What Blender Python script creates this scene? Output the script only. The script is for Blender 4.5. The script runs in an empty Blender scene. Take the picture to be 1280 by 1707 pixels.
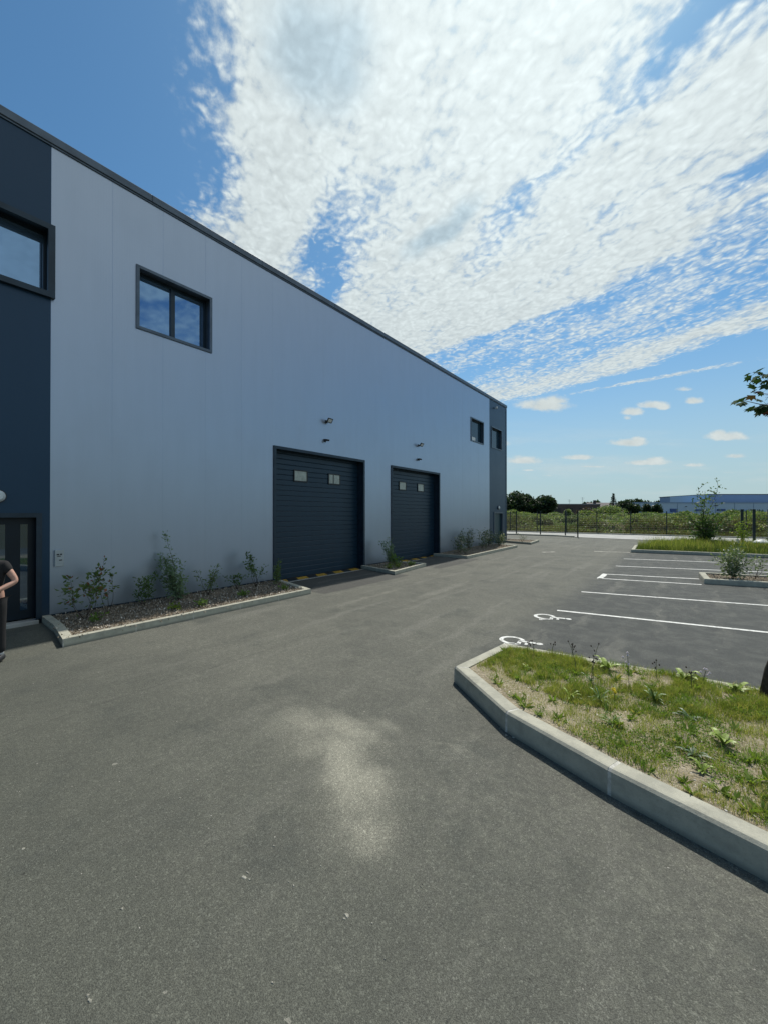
import bpy, math, random
import numpy as np
from mathutils import Vector
R = math.radians
rnd = random.Random(7)
S = bpy.context.scene
COL = S.collection

# ------------------------------------------------------------------ camera
cam = bpy.data.cameras.new('camera'); camo = bpy.data.objects.new('camera', cam); COL.objects.link(camo)
camo.location = (0, 0, 2.1)
camo.rotation_euler = (R(90.26), 0, R(37.53))
cam.sensor_fit = 'VERTICAL'; cam.sensor_height = 36; cam.lens = 36*660/1707
cam.clip_start = 0.05; cam.clip_end = 6000
S.camera = camo

# ------------------------------------------------------------------ sun, sky, exposure
SUN_AZ, SUN_EL = R(15.2), R(58)          # azimuth from +Y towards -X
sd = Vector((-math.sin(SUN_AZ)*math.cos(SUN_EL), math.cos(SUN_AZ)*math.cos(SUN_EL), math.sin(SUN_EL)))
sl = bpy.data.lights.new('sun', 'SUN'); sl.energy = 4.2; sl.angle = R(0.9); sl.color = (1, .95, .86)
so = bpy.data.objects.new('sun', sl); COL.objects.link(so); so.rotation_euler = sd.to_track_quat('Z', 'Y').to_euler()
S.view_settings.view_transform = 'Standard'; S.view_settings.look = 'None'
S.view_settings.exposure = 0; S.view_settings.gamma = 1; S.view_settings.use_curve_mapping = False
S.cycles.max_bounces = 6

world = bpy.data.worlds.new('World'); S.world = world; world.use_nodes = True
world.cycles.sampling_method = 'MANUAL'; world.cycles.sample_map_resolution = 512


class X:
    """small expression builder over shader nodes"""
    def __init__(s, nt): s.nt = nt
    def n(s, t, **k):
        nd = s.nt.nodes.new(t)
        for a, b in k.items(): setattr(nd, a, b)
        return nd
    def put(s, sock, v):
        if isinstance(v, bpy.types.NodeSocket): s.nt.links.new(v, sock)
        elif isinstance(v, (tuple, list)) and sock.type == 'RGBA' and len(v) == 3: sock.default_value = (*v, 1)
        else: sock.default_value = v
    def m(s, op, a, b=None, c=None, clamp=False):
        nd = s.n('ShaderNodeMath', operation=op, use_clamp=clamp)
        for i, v in enumerate((a, b, c)):
            if v is not None: s.put(nd.inputs[i], v)
        return nd.outputs[0]
    def add(s, a, b): return s.m('ADD', a, b)
    def sub(s, a, b): return s.m('SUBTRACT', a, b)
    def mul(s, a, b): return s.m('MULTIPLY', a, b)
    def div(s, a, b): return s.m('DIVIDE', a, b)
    def mx(s, a, b): return s.m('MAXIMUM', a, b)
    def mn(s, a, b): return s.m('MINIMUM', a, b)
    def ss(s, v, a, b, o0=0., o1=1.):
        nd = s.n('ShaderNodeMapRange', interpolation_type='SMOOTHSTEP')
        s.put(nd.inputs[0], v); s.put(nd.inputs[1], a); s.put(nd.inputs[2], b); nd.inputs[3].default_value = o0; nd.inputs[4].default_value = o1
        return nd.outputs[0]
    def gauss(s, u, v, u0, v0, su, sv, amp=1., rot=0.):
        a = s.sub(u, u0); b = s.sub(v, v0)
        if rot:
            c, d = math.cos(rot), math.sin(rot)
            a, b = s.add(s.mul(a, c), s.mul(b, d)), s.sub(s.mul(b, c), s.mul(a, d))
        a = s.div(a, su); b = s.div(b, sv)
        q = s.add(s.mul(a, a), s.mul(b, b))
        return s.mul(s.m('EXPONENT', s.mul(q, -1.)), amp)
    def vec(s, x, y, z=0.):
        nd = s.n('ShaderNodeCombineXYZ')
        for i, v in enumerate((x, y, z)): s.put(nd.inputs[i], v)
        return nd.outputs[0]
    def noise(s, v, scale, detail=3., rough=.55, dist=0., col=False):
        nd = s.n('ShaderNodeTexNoise')
        s.put(nd.inputs['Vector'], v); nd.inputs['Scale'].default_value = scale; nd.inputs['Detail'].default_value = detail
        nd.inputs['Roughness'].default_value = rough; nd.inputs['Distortion'].default_value = dist
        return nd.outputs['Color' if col else 'Fac']
    def voro(s, v, scale, feature='F1', out='Distance', rand=1., sm=None):
        nd = s.n('ShaderNodeTexVoronoi', feature=feature)
        s.put(nd.inputs['Vector'], v); nd.inputs['Scale'].default_value = scale; nd.inputs['Randomness'].default_value = rand
        if sm is not None: nd.inputs['Smoothness'].default_value = sm
        return nd.outputs[out]
    def mix(s, f, a, b, blend='MIX'):
        nd = s.n('ShaderNodeMix', data_type='RGBA', blend_type=blend)
        s.put(nd.inputs[0], f); s.put(nd.inputs[6], a); s.put(nd.inputs[7], b)
        return nd.outputs[2]
    def curve(s, v, pts, lo, hi):
        nd = s.n('ShaderNodeFloatCurve'); c = nd.mapping.curves[0]
        pts = [((a-lo)/(hi-lo), b) for a, b in pts]
        c.points[0].location = pts[0]; c.points[1].location = pts[-1]
        for p in pts[1:-1]: c.points.new(*p)
        for p in c.points: p.handle_type = 'AUTO_CLAMPED'
        nd.mapping.update()
        s.put(nd.inputs['Value'], s.m('DIVIDE', s.sub(v, lo), hi-lo, clamp=True))
        return nd.outputs[0]
    def sep(s, v):
        nd = s.n('ShaderNodeSeparateXYZ'); s.put(nd.inputs[0], v); return nd.outputs


def build_sky():
    nt = world.node_tree; nt.nodes.clear(); x = X(nt)
    tc = x.n('ShaderNodeTexCoord').outputs['Generated']
    d = x.sep(tc); dx, dy, dz = d[0], d[1], d[2]
    z = x.mx(dz, .012)
    px, py = x.div(dx, z), x.div(dy, z)
    A = R(62.5); bx, by = -math.sin(A), math.cos(A)
    u = x.add(x.mul(px, bx), x.mul(py, by)); v = x.sub(x.mul(px, by), x.mul(py, bx))
    sheet = x.vec(u, v, 0.)
    # warp
    wn = x.sep(x.noise(sheet, 3.2, 3., .55, col=True))
    u2 = x.add(u, x.mul(x.sub(wn[0], .5), .26)); v2 = x.add(v, x.mul(x.sub(wn[1], .5), .26))
    n1 = x.noise(sheet, 1.3, 2.)
    corr = x.mul(x.mul(x.mx(x.sub(u, 1.25), 0.), .4), x.m('SUBTRACT', 2.9, v, clamp=True))
    vv = x.add(v2, corr)
    D = x.curve(vv, [(-1, 0), (-.14, 0), (-.02, .14), (.06, .42), (.14, .78), (.24, .98), (.6, 1.0), (1.0, .92), (1.35, 1.0), (1.52, .98), (1.62, .78), (1.72, .3),
                     (1.8, .42), (1.95, .52), (2.1, .46), (2.25, .36), (2.36, .44), (2.46, .7), (2.6, .78), (2.72, .52), (2.8, .12), (2.95, 0), (5, 0)], -1, 5)
    for g in [(1.42, .42, .30, .12, -.75), (1.75, .54, .26, .08, -.6), (1.3, .62, .25, .05, -.2), (.50, .93, .13, .06, -.65), (.36, 1.0, .14, .08, -.8),
              (.57, 1.47, .16, .07, -.85), (.95, .93, .25, .06, -.3), (1.15, 1.0, .2, .05, -.28), (1.9, .95, .3, .2, .15), (.85, .25, .2, .12, .3), (1.3, .8, .35, .12, .12)]:
        D = x.add(D, x.gauss(u2, v2, *g))
    streak = x.gauss(u, v, 1.8, 3.04, .65, .05, .6, R(-24.5))
    D = x.add(D, streak)
    fan = x.noise(x.vec(x.mul(u2, .55), x.mul(v2, 2.6), 4.), 2.6, 5., .6)
    D = x.add(D, x.mul(x.mul(x.sub(fan, .5), 1.3), x.ss(D, .02, .3)))
    # altocumulus puffs
    wp = x.sep(x.noise(sheet, 14., 2., .5, col=True))
    pu = x.add(u, x.mul(x.sub(wp[0], .5), .10)); pv = x.add(v, x.mul(x.sub(wp[1], .5), .10))
    puff = x.voro(x.vec(x.mul(pu, .85), pv, 0.), 38., 'SMOOTH_F1', sm=.7)
    puff = x.sub(1., x.mul(puff, 1.5))
    mid = x.noise(sheet, 6.5, 5., .6)
    fine = x.noise(x.vec(x.mul(u, .8), v, 0.), 42., 5., .65)
    tex = x.add(x.add(x.mul(x.sub(puff, .45), .44), x.mul(x.sub(mid, .5), .7)), x.mul(x.sub(fine, .5), .85))
    a = x.add(D, x.add(tex, x.mul(x.sub(n1, .5), .3)))
    a = x.ss(a, .05, .86)
    a = x.mul(a, x.ss(D, .03, .3))
    a = x.mul(a, .95)
    a = x.mul(a, x.ss(dz, .06, .2))
    # cumulus in tangent coordinates round the azimuth of the open horizon
    ya = R(37.53)
    fy = x.add(x.mul(dx, -math.sin(ya)), x.mul(dy, math.cos(ya))); fx = x.add(x.mul(dx, math.cos(ya)), x.mul(dy, math.sin(ya)))
    fyc = x.mx(fy, .05); gx, gy = x.div(fx, fyc), x.div(dz, fyc)
    field = None
    nn = x.noise(x.vec(gx, x.mul(gy, 1.5), 3.), 22., 6., .62)
    nn2 = x.noise(x.vec(gx, x.mul(gy, 1.5), 8.), 9., 3., .6)
    for cx_, cy_, w, h, am in [(905, 677, 44, 13, 1.05), (925, 668, 22, 10, 1), (1054, 687, 19, 8, 1), (1046, 697, 8, 5, .8), (1090, 676, 27, 7, 1), (1105, 679, 14, 7, 1), (1155, 669, 16, 7, 1.05),
                               (1140, 649, 16, 5, .75), (1050, 739, 33, 8, 1.1), (1062, 735, 18, 7, 1), (1212, 729, 38, 9, 1.05), (1198, 724, 18, 7, 1), (966, 763, 30, 5, 1),
                               (1078, 772, 44, 6, 1.05), (1090, 768, 20, 6, 1), (872, 769, 34, 8, 1), (1226, 761, 19, 5, 1), (1155, 776, 22, 4, .9), (985, 778, 30, 3, .8), (880, 784, 14, 2.5, .8),
                               (910, 793, 20, 3, .6), (1215, 788, 20, 3, .6), (1330, 745, 40, 9, 1), (1420, 770, 50, 8, 1), (820, 740, 30, 8, 1), (790, 770, 40, 8, 1), (700, 760, 40, 8, 1)]:
        X0, Y0 = (cx_-640)/660, (856.5-cy_)/660
        a_ = x.div(x.sub(gx, X0), w*1.25/660); b_ = x.div(x.sub(gy, Y0), h*1.45/660)
        b_ = x.mx(b_, x.mul(b_, -1.7))
        q = x.mul(x.m('EXPONENT', x.mul(x.add(x.mul(a_, a_), x.mul(b_, b_)), -1.)), am)
        field = q if field is None else x.mx(field, q)
    cu = x.ss(x.add(field, x.add(x.mul(x.sub(nn, .5), 1.1), x.mul(x.sub(nn2, .5), .3))), .42, .95)
    cu = x.mul(cu, x.ss(field, .1, .4))
    wisp = x.mul(x.ss(x.noise(x.vec(gx, x.mul(gy, 7.), 1.), 3.2, 4., .6), .44, .7), .35)
    wisp = x.mul(wisp, x.mul(x.ss(gy, .0, .06), x.ss(gy, .26, .11)))
    cu = x.mul(x.mx(cu, wisp), x.ss(fy, .1, .3))
    # generic low cumulus elsewhere
    gen = x.mul(x.ss(x.noise(x.vec(dx, dy, x.mul(dz, 3.)), 9., 5., .6), .56, .68), x.mul(x.ss(dz, .03, .08), x.ss(dz, .3, .16)))
    gen = x.mul(gen, x.ss(fy, .25, .05))
    al = x.mx(a, x.mx(cu, gen))
    # cloud tone
    thick = x.add(x.gauss(u2, v2, .84, .24, .16, .10, .8), x.gauss(u2, v2, 1.17, .77, .16, .06, .9))
    glow = x.m('MAXIMUM', x.add(x.add(x.mul(dx, sd.x), x.mul(dy, sd.y)), x.mul(dz, sd.z)), 0.)
    glow = x.mul(x.m('POWER', glow, 8.), .30)
    lum = x.add(x.add(.67, x.mul(x.sub(mid, .5), .16)), x.add(x.mul(x.sub(fine, .5), .24), x.mul(x.sub(puff, .4), .15)))
    lum = x.mul(x.add(lum, glow), x.sub(1., x.mul(x.ss(thick, .1, .9), .25)))
    lum = x.add(x.mul(lum, x.sub(1., cu)), x.mul(x.add(.52, x.mul(nn, .3)), cu))
    ccol = x.n('ShaderNodeVectorMath', operation='SCALE')
    x.put(ccol.inputs[0], x.mix(x.ss(thick, .1, .8), (.93, 1.03, 1.03), (.80, 1.0, 1.10))); x.put(ccol.inputs['Scale'], x.mul(lum, 1/.1))
    sky = x.n('ShaderNodeTexSky', sky_type='NISHITA'); sky.sun_disc = False
    sky.sun_elevation = SUN_EL; sky.sun_rotation = -SUN_AZ; sky.air_density = 1.0; sky.dust_density = .6; sky.ozone_density = 2.2
    tint = x.mix(1., sky.outputs[0], (.62, 1.0, 1.12), 'MULTIPLY')
    tint = x.mix(x.mul(x.ss(dz, .42, -.04), .92), tint, (4.5, 5.7, 6.1))
    col = x.mix(al, tint, ccol.outputs[0])
    bg = x.n('ShaderNodeBackground'); x.put(bg.inputs[0], col); bg.inputs[1].default_value = .1
    o = x.n('ShaderNodeOutputWorld'); nt.links.new(bg.outputs[0], o.inputs[0])
build_sky()


# ------------------------------------------------------------------ helpers
def gz(y): return min(max((y-15)*.018, 0), .25)

def tag(o, label=None, cat=None, group=None, kind=None):
    if label: o['label'] = label
    if cat: o['category'] = cat
    if group: o['group'] = group
    if kind: o['kind'] = kind
    return o

def empty(name, loc, label, cat, group=None, kind=None):
    o = bpy.data.objects.new(name, None); COL.objects.link(o); o.location = loc; o.empty_display_size = .2
    o['org'] = list(loc)
    return tag(o, label, cat, group, kind)

def worg(o):
    v = Vector((0, 0, 0))
    while o is not None: v += Vector(o.location); o = o.parent
    return v

class MB:
    def __init__(s): s.v = []; s.f = []; s.mi = []; s.sm = False; s.cur = 0
    def poly(s, pts): 
        b = len(s.v); s.v += [tuple(p) for p in pts]; s.f.append(tuple(range(b, b+len(pts)))); s.mi.append(s.cur)
    def box(s, x0, x1, y0, y1, z0, z1):
        b = len(s.v)
        s.v += [(x0, y0, z0), (x1, y0, z0), (x1, y1, z0), (x0, y1, z0), (x0, y0, z1), (x1, y0, z1), (x1, y1, z1), (x0, y1, z1)]
        for q in ((0, 3, 2, 1), (4, 5, 6, 7), (0, 1, 5, 4), (1, 2, 6, 5), (2, 3, 7, 6), (3, 0, 4, 7)): s.f.append(tuple(b+i for i in q)); s.mi.append(s.cur)
        return s
    def loft(s, a, b_, caps=True):
        """two matching rings joined"""
        n = len(a); b = len(s.v); s.v += [tuple(p) for p in a]+[tuple(p) for p in b_]
        for i in range(n):
            j = (i+1) % n; s.f.append((b+i, b+j, b+n+j, b+n+i)); s.mi.append(s.cur)
        if caps:
            s.f.append(tuple(b+i for i in reversed(range(n)))); s.f.append(tuple(b+n+i for i in range(n))); s.mi += [s.cur]*2
        return s
    def tube(s, pts, r, n=6):
        pts = [Vector(p) for p in pts]; rr = r if isinstance(r, (list, tuple)) else [r]*len(pts)
        b = len(s.v)
        for i, p in enumerate(pts):
            t = (pts[min(i+1, len(pts)-1)]-pts[max(i-1, 0)]).normalized()
            a = t.orthogonal().normalized() if abs(t.z) > .9 else t.cross(Vector((0, 0, 1))).normalized()
            c = t.cross(a)
            for k in range(n):
                w = 2*math.pi*k/n; s.v.append(tuple(p+(a*math.cos(w)+c*math.sin(w))*rr[i]))
        for i in range(len(pts)-1):
            for k in range(n):
                l = (k+1) % n; s.f.append((b+i*n+k, b+i*n+l, b+(i+1)*n+l, b+(i+1)*n+k)); s.mi.append(s.cur)
        s.f.append(tuple(b+k for k in reversed(range(n)))); s.f.append(tuple(b+(len(pts)-1)*n+k for k in range(n))); s.mi += [s.cur]*2
        return s
    def build(s, name, mat, parent=None, smooth=False, bevel=0):
        me = bpy.data.meshes.new(name); o = worg(parent) if parent else Vector((0, 0, 0))
        me.from_pydata([(a-o.x, b-o.y, c-o.z) for a, b, c in s.v], [], s.f)
        for m in (mat if isinstance(mat, (list, tuple)) else [mat]): me.materials.append(m)
        me.polygons.foreach_set('material_index', s.mi)
        if smooth: me.polygons.foreach_set('use_smooth', [True]*len(me.polygons))
        me.update()
        ob = bpy.data.objects.new(name, me); COL.objects.link(ob); ob.parent = parent
        if bevel:
            m = ob.modifiers.new('b', 'BEVEL'); m.width = bevel; m.segments = 2; m.limit_method = 'ANGLE'
        return ob

def inst(me, name, parent, loc, rot=(0, 0, 0), sc=(1, 1, 1)):
    ob = bpy.data.objects.new(name, me); COL.objects.link(ob); ob.parent = parent
    o = worg(parent) if parent else Vector((0, 0, 0)); ob.location = Vector(loc)-o; ob.rotation_euler = rot; ob.scale = sc
    return ob

def kids(o): return [c for c in bpy.data.objects if c.parent == o]

def copy_tree(o, loc=None, rz=None, parent=None, label=None, sc=None):
    c = o.copy(); COL.objects.link(c); c.parent = parent
    if loc is not None: c.location = loc
    if rz is not None: c.rotation_euler = (0, 0, rz)
    if sc is not None: c.scale = (sc, sc, sc)
    if label: c['label'] = label
    for k in kids(o): copy_tree(k, parent=c)
    return c

def npmesh(name, V, F, mat, parent=None, rv=None, smooth=False, kind=None, F3=None):
    me = bpy.data.meshes.new(name); o = worg(parent) if parent else Vector((0, 0, 0))
    V = np.asarray(V, dtype=np.float32)-np.array(o, dtype=np.float32)
    F = np.asarray(F, dtype=np.int32); k = F.shape[1]
    me.vertices.add(len(V)); me.vertices.foreach_set('co', V.ravel())
    me.loops.add(F.size); me.loops.foreach_set('vertex_index', F.ravel())
    me.polygons.add(len(F)); me.polygons.foreach_set('loop_start', np.arange(0, F.size, k, dtype=np.int32))
    for m in (mat if isinstance(mat, (list, tuple)) else [mat]): me.materials.append(m)
    if rv is not None:
        at = me.attributes.new('rv', 'FLOAT', 'FACE'); at.data.foreach_set('value', np.asarray(rv, dtype=np.float32))
    if smooth: me.polygons.foreach_set('use_smooth', [True]*len(F))
    me.update(calc_edges=True); me.validate()
    ob = bpy.data.objects.new(name, me); COL.objects.link(ob); ob.parent = parent
    if kind: ob['kind'] = kind
    return ob

rng = np.random.default_rng(11)

def leaf_arrays(C, L, Wd, up=.3, dirs=None, fold=.25):
    """folded rhombic leaves: centres C, lengths L, width ratio"""
    n = len(C); L = np.broadcast_to(np.asarray(L, float), (n,))[:, None]
    a = rng.normal(size=(n, 3)) if dirs is None else dirs+rng.normal(size=(n, 3))*.35
    a[:, 2] += up; a /= np.linalg.norm(a, axis=1)[:, None]
    r = rng.normal(size=(n, 3)); r[:, 2] += 1.0
    b = np.cross(a, r); b /= np.linalg.norm(b, axis=1)[:, None]+1e-6
    c = np.cross(a, b)
    p0 = C; p2 = C+a*L; m = C+a*L*.45
    p1 = m+b*L*Wd*.5+c*L*Wd*fold; p3 = m-b*L*Wd*.5+c*L*Wd*fold
    V = np.stack([p0, p1, p2, p3], 1).reshape(-1, 3); F = np.arange(4*n).reshape(-1, 4)
    return V, F

def blade_arrays(B, H, Wd, lean=.4, curl=.3):
    n = len(B); H = np.asarray(H)[:, None]; w = np.broadcast_to(np.asarray(Wd, float), (n,))[:, None]
    th = rng.uniform(0, 2*np.pi, n); s = np.stack([np.cos(th), np.sin(th), 0*th], 1)
    th2 = rng.uniform(0, 2*np.pi, n); ln = np.stack([np.cos(th2), np.sin(th2), 0*th2], 1)*rng.uniform(0, lean, n)[:, None]
    up = np.array([0, 0, 1.])
    m = B+(up+ln*.4)*H*.5; t = B+(up*(1-curl*np.abs(rng.normal(size=(n, 1)))*.4)+ln)*H
    V = np.stack([B-s*w, B+s*w, m+s*w*.75, m-s*w*.75, t+s*w*.15, t-s*w*.15], 1).reshape(-1, 3)
    i = np.arange(n)*6
    F = np.concatenate([np.stack([i, i+1, i+2, i+3], 1), np.stack([i+3, i+2, i+4, i+5], 1)])
    return V, F

def in_poly(P, poly):
    x, y = P[:, 0], P[:, 1]; ins = np.zeros(len(P), bool); j = len(poly)-1
    for i in range(len(poly)):
        xi, yi = poly[i]; xj, yj = poly[j]
        c = ((yi > y) != (yj > y)) & (x < (xj-xi)*(y-yi)/(yj-yi+1e-12)+xi); ins ^= c; j = i
    return ins

def scatter(poly, n):
    p = np.array(poly); lo, hi = p.min(0), p.max(0); out = np.zeros((0, 2))
    while len(out) < n:
        q = rng.uniform(lo, hi, (n*2, 2)); out = np.concatenate([out, q[in_poly(q, poly)]])
    return out[:n]

def vnoise(P, sc, seed=0):
    """cheap smooth value noise for placing things"""
    P = np.asarray(P)*sc; i = np.floor(P).astype(int); f = P-i; f = f*f*(3-2*f)
    def h(a, b): 
        k = (a*374761393+b*668265263+seed*974711) & 0x7fffffff; k = ((k ^ (k >> 13))*1274126177) & 0x7fffffff
        return (k & 0xffff)/65535.
    x, y = i[..., 0], i[..., 1]
    return (h(x, y)*(1-f[..., 0])+h(x+1, y)*f[..., 0])*(1-f[..., 1])+(h(x, y+1)*(1-f[..., 0])+h(x+1, y+1)*f[..., 0])*f[..., 1]

# ------------------------------------------------------------------ materials
def newmat(name):
    m = bpy.data.materials.new(name); m.use_nodes = True; nt = m.node_tree
    b = nt.nodes['Principled BSDF']; return m, X(nt), b

def mat(name, col, rough=.6, metal=0., var=.0, vs=4., bump=0., bs=60., spec=.5, vcol=None, streak=False):
    m, x, b = newmat(name)
    b.inputs['Roughness'].default_value = rough; b.inputs['Metallic'].default_value = metal; b.inputs['Specular IOR Level'].default_value = spec
    b.inputs['Base Color'].default_value = (*col, 1)
    tc = x.n('ShaderNodeTexCoord').outputs['Object']
    if var:
        v = tc
        if streak:
            mp = x.n('ShaderNodeMapping'); mp.inputs['Scale'].default_value = (1, 1, .12); x.put(mp.inputs[0], tc); v = mp.outputs[0]
        n = x.noise(v, vs, 5., .6)
        c2 = vcol or tuple(c*(1-var) for c in col)
        x.put(b.inputs['Base Color'], x.mix(x.ss(n, .35, .68), tuple(min(1, c*(1+var*.4)) for c in col), c2))
        x.put(b.inputs['Roughness'], x.add(rough-.06, x.mul(x.noise(v, vs*2.3, 3.), .14)))
    if bump:
        bp = x.n('ShaderNodeBump'); bp.inputs['Strength'].default_value = bump; bp.inputs['Distance'].default_value = .01
        x.put(bp.inputs['Height'], x.noise(tc, bs, 4.)); x.put(b.inputs['Normal'], bp.outputs[0])
    return m

def leafmat(name, c1, c2, c3=None, trans=.35, rough=.5, zs=None):
    """leaf colours vary leaf by leaf (face attribute rv) and in clumps"""
    m, x, b = newmat(name)
    at = x.n('ShaderNodeAttribute', attribute_name='rv').outputs['Fac']
    tc = x.n('ShaderNodeTexCoord').outputs['Object']
    f = x.m('MULTIPLY', x.add(x.mul(at, .55), x.mul(x.ss(x.noise(tc, zs or 1.6, 4.), .32, .68), .6)), .87, clamp=True)
    c = x.mix(f, c1, c2)
    if c3: c = x.mix(x.ss(at, .86, .9), c, c3)
    x.put(b.inputs['Base Color'], c); b.inputs['Roughness'].default_value = rough; b.inputs['Specular IOR Level'].default_value = .3
    tr = x.n('ShaderNodeBsdfTranslucent'); x.put(tr.inputs[0], x.mix(1., c, (1.25, 1.3, .6), 'MULTIPLY'))
    ms = x.n('ShaderNodeMixShader'); ms.inputs[0].default_value = trans
    m.node_tree.links.new(b.outputs[0], ms.inputs[1]); m.node_tree.links.new(tr.outputs[0], ms.inputs[2])
    m.node_tree.links.new(ms.outputs[0], m.node_tree.nodes['Material Output'].inputs[0])
    return m

def asphalt_mat():
    m, x, b = newmat('asphalt')
    tc = x.n('ShaderNodeTexCoord').outputs['Object']; p = x.sep(tc); px, py = p[0], p[1]
    flat = x.vec(px, py, 0.)
    w = x.sep(x.noise(flat, 2.2, 5., .62, col=True))
    qx = x.add(px, x.mul(x.sub(w[0], .5), .42)); qy = x.add(py, x.mul(x.sub(w[1], .5), .42))
    big = x.noise(flat, .45, 5., .6); midn = x.noise(flat, 2.6, 6., .65); sm = x.noise(flat, 17., 4., .65)
    # older dusty lane and newer darker stalls
    stall = x.mul(x.ss(x.add(qx, 0.), -2.9, -1.9), x.ss(qy, 4.5, 6.))
    apron = x.mul(x.ss(x.add(px, x.mul(sm, .1)), -7.45, -7.55), x.mx(x.mul(x.ss(py, 7.2, 7.35), x.ss(py, 11.3, 11.2)), x.mul(x.ss(py, 13.3, 13.45), x.ss(py, 17.0, 16.9))))
    base = x.mix(x.ss(big, .35, .65), (.118, .121, .101), (.152, .154, .126))
    base = x.mix(x.mul(x.ss(midn, .44, .66), .75), base, (.165, .168, .138))
    base = x.mix(x.mul(x.ss(sm, .38, .58), .5), base, (.09, .09, .08))
    stcol = x.mix(x.ss(midn, .4, .68), (.062, .067, .064), (.095, .100, .092))
    base = x.mix(x.mul(x.ss(x.add(qy, x.mul(big, 1.6)), 4.2, 1.2), .75), base, (.084, .090, .074))
    base = x.mix(x.mul(x.ss(x.noise(flat, 1.1, 7., .72), .50, .68), .65), base, (.072, .078, .068))
    base = x.mix(stall, base, stcol)
    base = x.mix(x.mul(apron, .75), base, (.06, .06, .058))
    # long grey tyre and drain sweeps along the lane
    sweep = x.noise(x.vec(x.mul(qx, 1.6), x.mul(qy, .16), 0.), 1.6, 4., .6)
    base = x.mix(x.mul(x.mul(x.ss(sweep, .52, .68), .40), x.ss(qy, -1., 6.)), base, (.20, .198, .17))
    seam = x.gauss(x.add(px, x.mul(x.sub(sm, .5), .05)), py, -5.15, 9., .014, 11.)
    base = x.mix(x.mul(seam, .45), base, (.05, .05, .045))
    # spilled sand: the pale patch in front of the kerbed island, with drifts trailing from it
    s = None
    for g in [(-2.25, 2.42, .80, .30, .95, R(-36)), (-2.65, 2.85, .60, .22, .85), (-1.70, 2.02, .26, .22, .72), (-2.0, 2.35, .40, .25, .9, R(-36)), (-3.0, 2.72, .50, .28, .75), (-2.65, 2.45, .5, .34, .62), (-2.95, 2.58, .5, .34, .6), (-2.35, 3.1, .5, .14, .5),
              (-1.85, 3.2, .7, .05, .38), (-1.75, 2.65, .5, .06, .3), (-1.62, 1.95, .12, .12, .6), (-2.9, 1.5, .6, .22, .16), (-4.4, 3.0, .8, .5, .25), (-6.4, 7.9, .12, 1.6, .4), (-5.2, 5.4, .9, 1.2, .16), (-5.3, 9.5, .25, 3., .3)]:
        q = x.gauss(qx, qy, *g); s = q if s is None else x.mx(s, q)
    s = x.mul(x.ss(x.add(s, x.add(x.mul(x.sub(sm, .5), .5), x.add(x.mul(x.sub(midn, .5), .6), x.mul(x.sub(x.sep(x.voro(flat, 190., out='Color'))[0], .5), .3)))), .12, 1.2), .80)
    base = x.mix(s, base, (.37, .36, .29))
    # aggregate
    ag = x.n('ShaderNodeTexVoronoi'); x.put(ag.inputs['Vector'], flat); ag.inputs['Scale'].default_value = 210.
    agc = x.sep(ag.outputs['Color'])[0]
    ag2 = x.n('ShaderNodeTexVoronoi'); x.put(ag2.inputs['Vector'], flat); ag2.inputs['Scale'].default_value = 120.
    agc2 = x.sep(ag2.outputs['Color'])[1]
    f = x.add(.78, x.add(x.mul(agc, .34), x.mul(x.m('POWER', agc2, 6.), .65)))
    f = x.mul(f, x.ss(ag.outputs['Distance'], .25, .8, 1.05, .62))
    sc = x.n('ShaderNodeVectorMath', operation='SCALE'); x.put(sc.inputs[0], base); x.put(sc.inputs['Scale'], f)
    col = sc.outputs[0]
    # small pale spots of dropped mortar and dark pits
    vs = x.n('ShaderNodeTexVoronoi'); x.put(vs.inputs['Vector'], x.vec(x.add(px, x.mul(x.sub(sm, .5), .03)), x.add(py, x.mul(x.sub(w[2], .5), .1)), 0.)); vs.inputs['Scale'].default_value = 5.5
    pick = x.m('GREATER_THAN', x.sep(vs.outputs['Color'])[0], x.sub(.95, x.mul(x.ss(x.noise(flat, .8, 2.), .5, .7), .30)))
    sz = x.mul(x.sep(vs.outputs['Color'])[1], .10)
    spot = x.mul(pick, x.m('LESS_THAN', x.add(vs.outputs['Distance'], x.mul(x.sub(x.noise(flat, 55., 2.), .5), .14)), sz))
    col = x.mix(x.mul(spot, .5), col, (.34, .33, .28))
    vd = x.n('ShaderNodeTexVoronoi'); x.put(vd.inputs['Vector'], flat); vd.inputs['Scale'].default_value = 7.
    dk = x.mul(x.m('GREATER_THAN', x.sep(vd.outputs['Color'])[1], .90), x.m('LESS_THAN', x.add(vd.outputs['Distance'], x.mul(x.sub(x.noise(flat, 60., 2.), .5), .08)), x.mul(x.sep(vd.outputs['Color'])[2], .07)))
    col = x.mix(x.mul(dk, .7), col, (.025, .025, .022))
    x.put(b.inputs['Base Color'], col)
    b.inputs['Roughness'].default_value = .85; b.inputs['Specular IOR Level'].default_value = .35
    h = x.add(x.mul(ag.outputs['Distance'], -1.), x.mul(ag2.outputs['Distance'], -.7))
    bp = x.n('ShaderNodeBump'); bp.inputs['Strength'].default_value = .6; bp.inputs['Distance'].default_value = .004
    x.put(bp.inputs['Height'], h); x.put(b.inputs['Normal'], bp.outputs[0])
    return m

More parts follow.
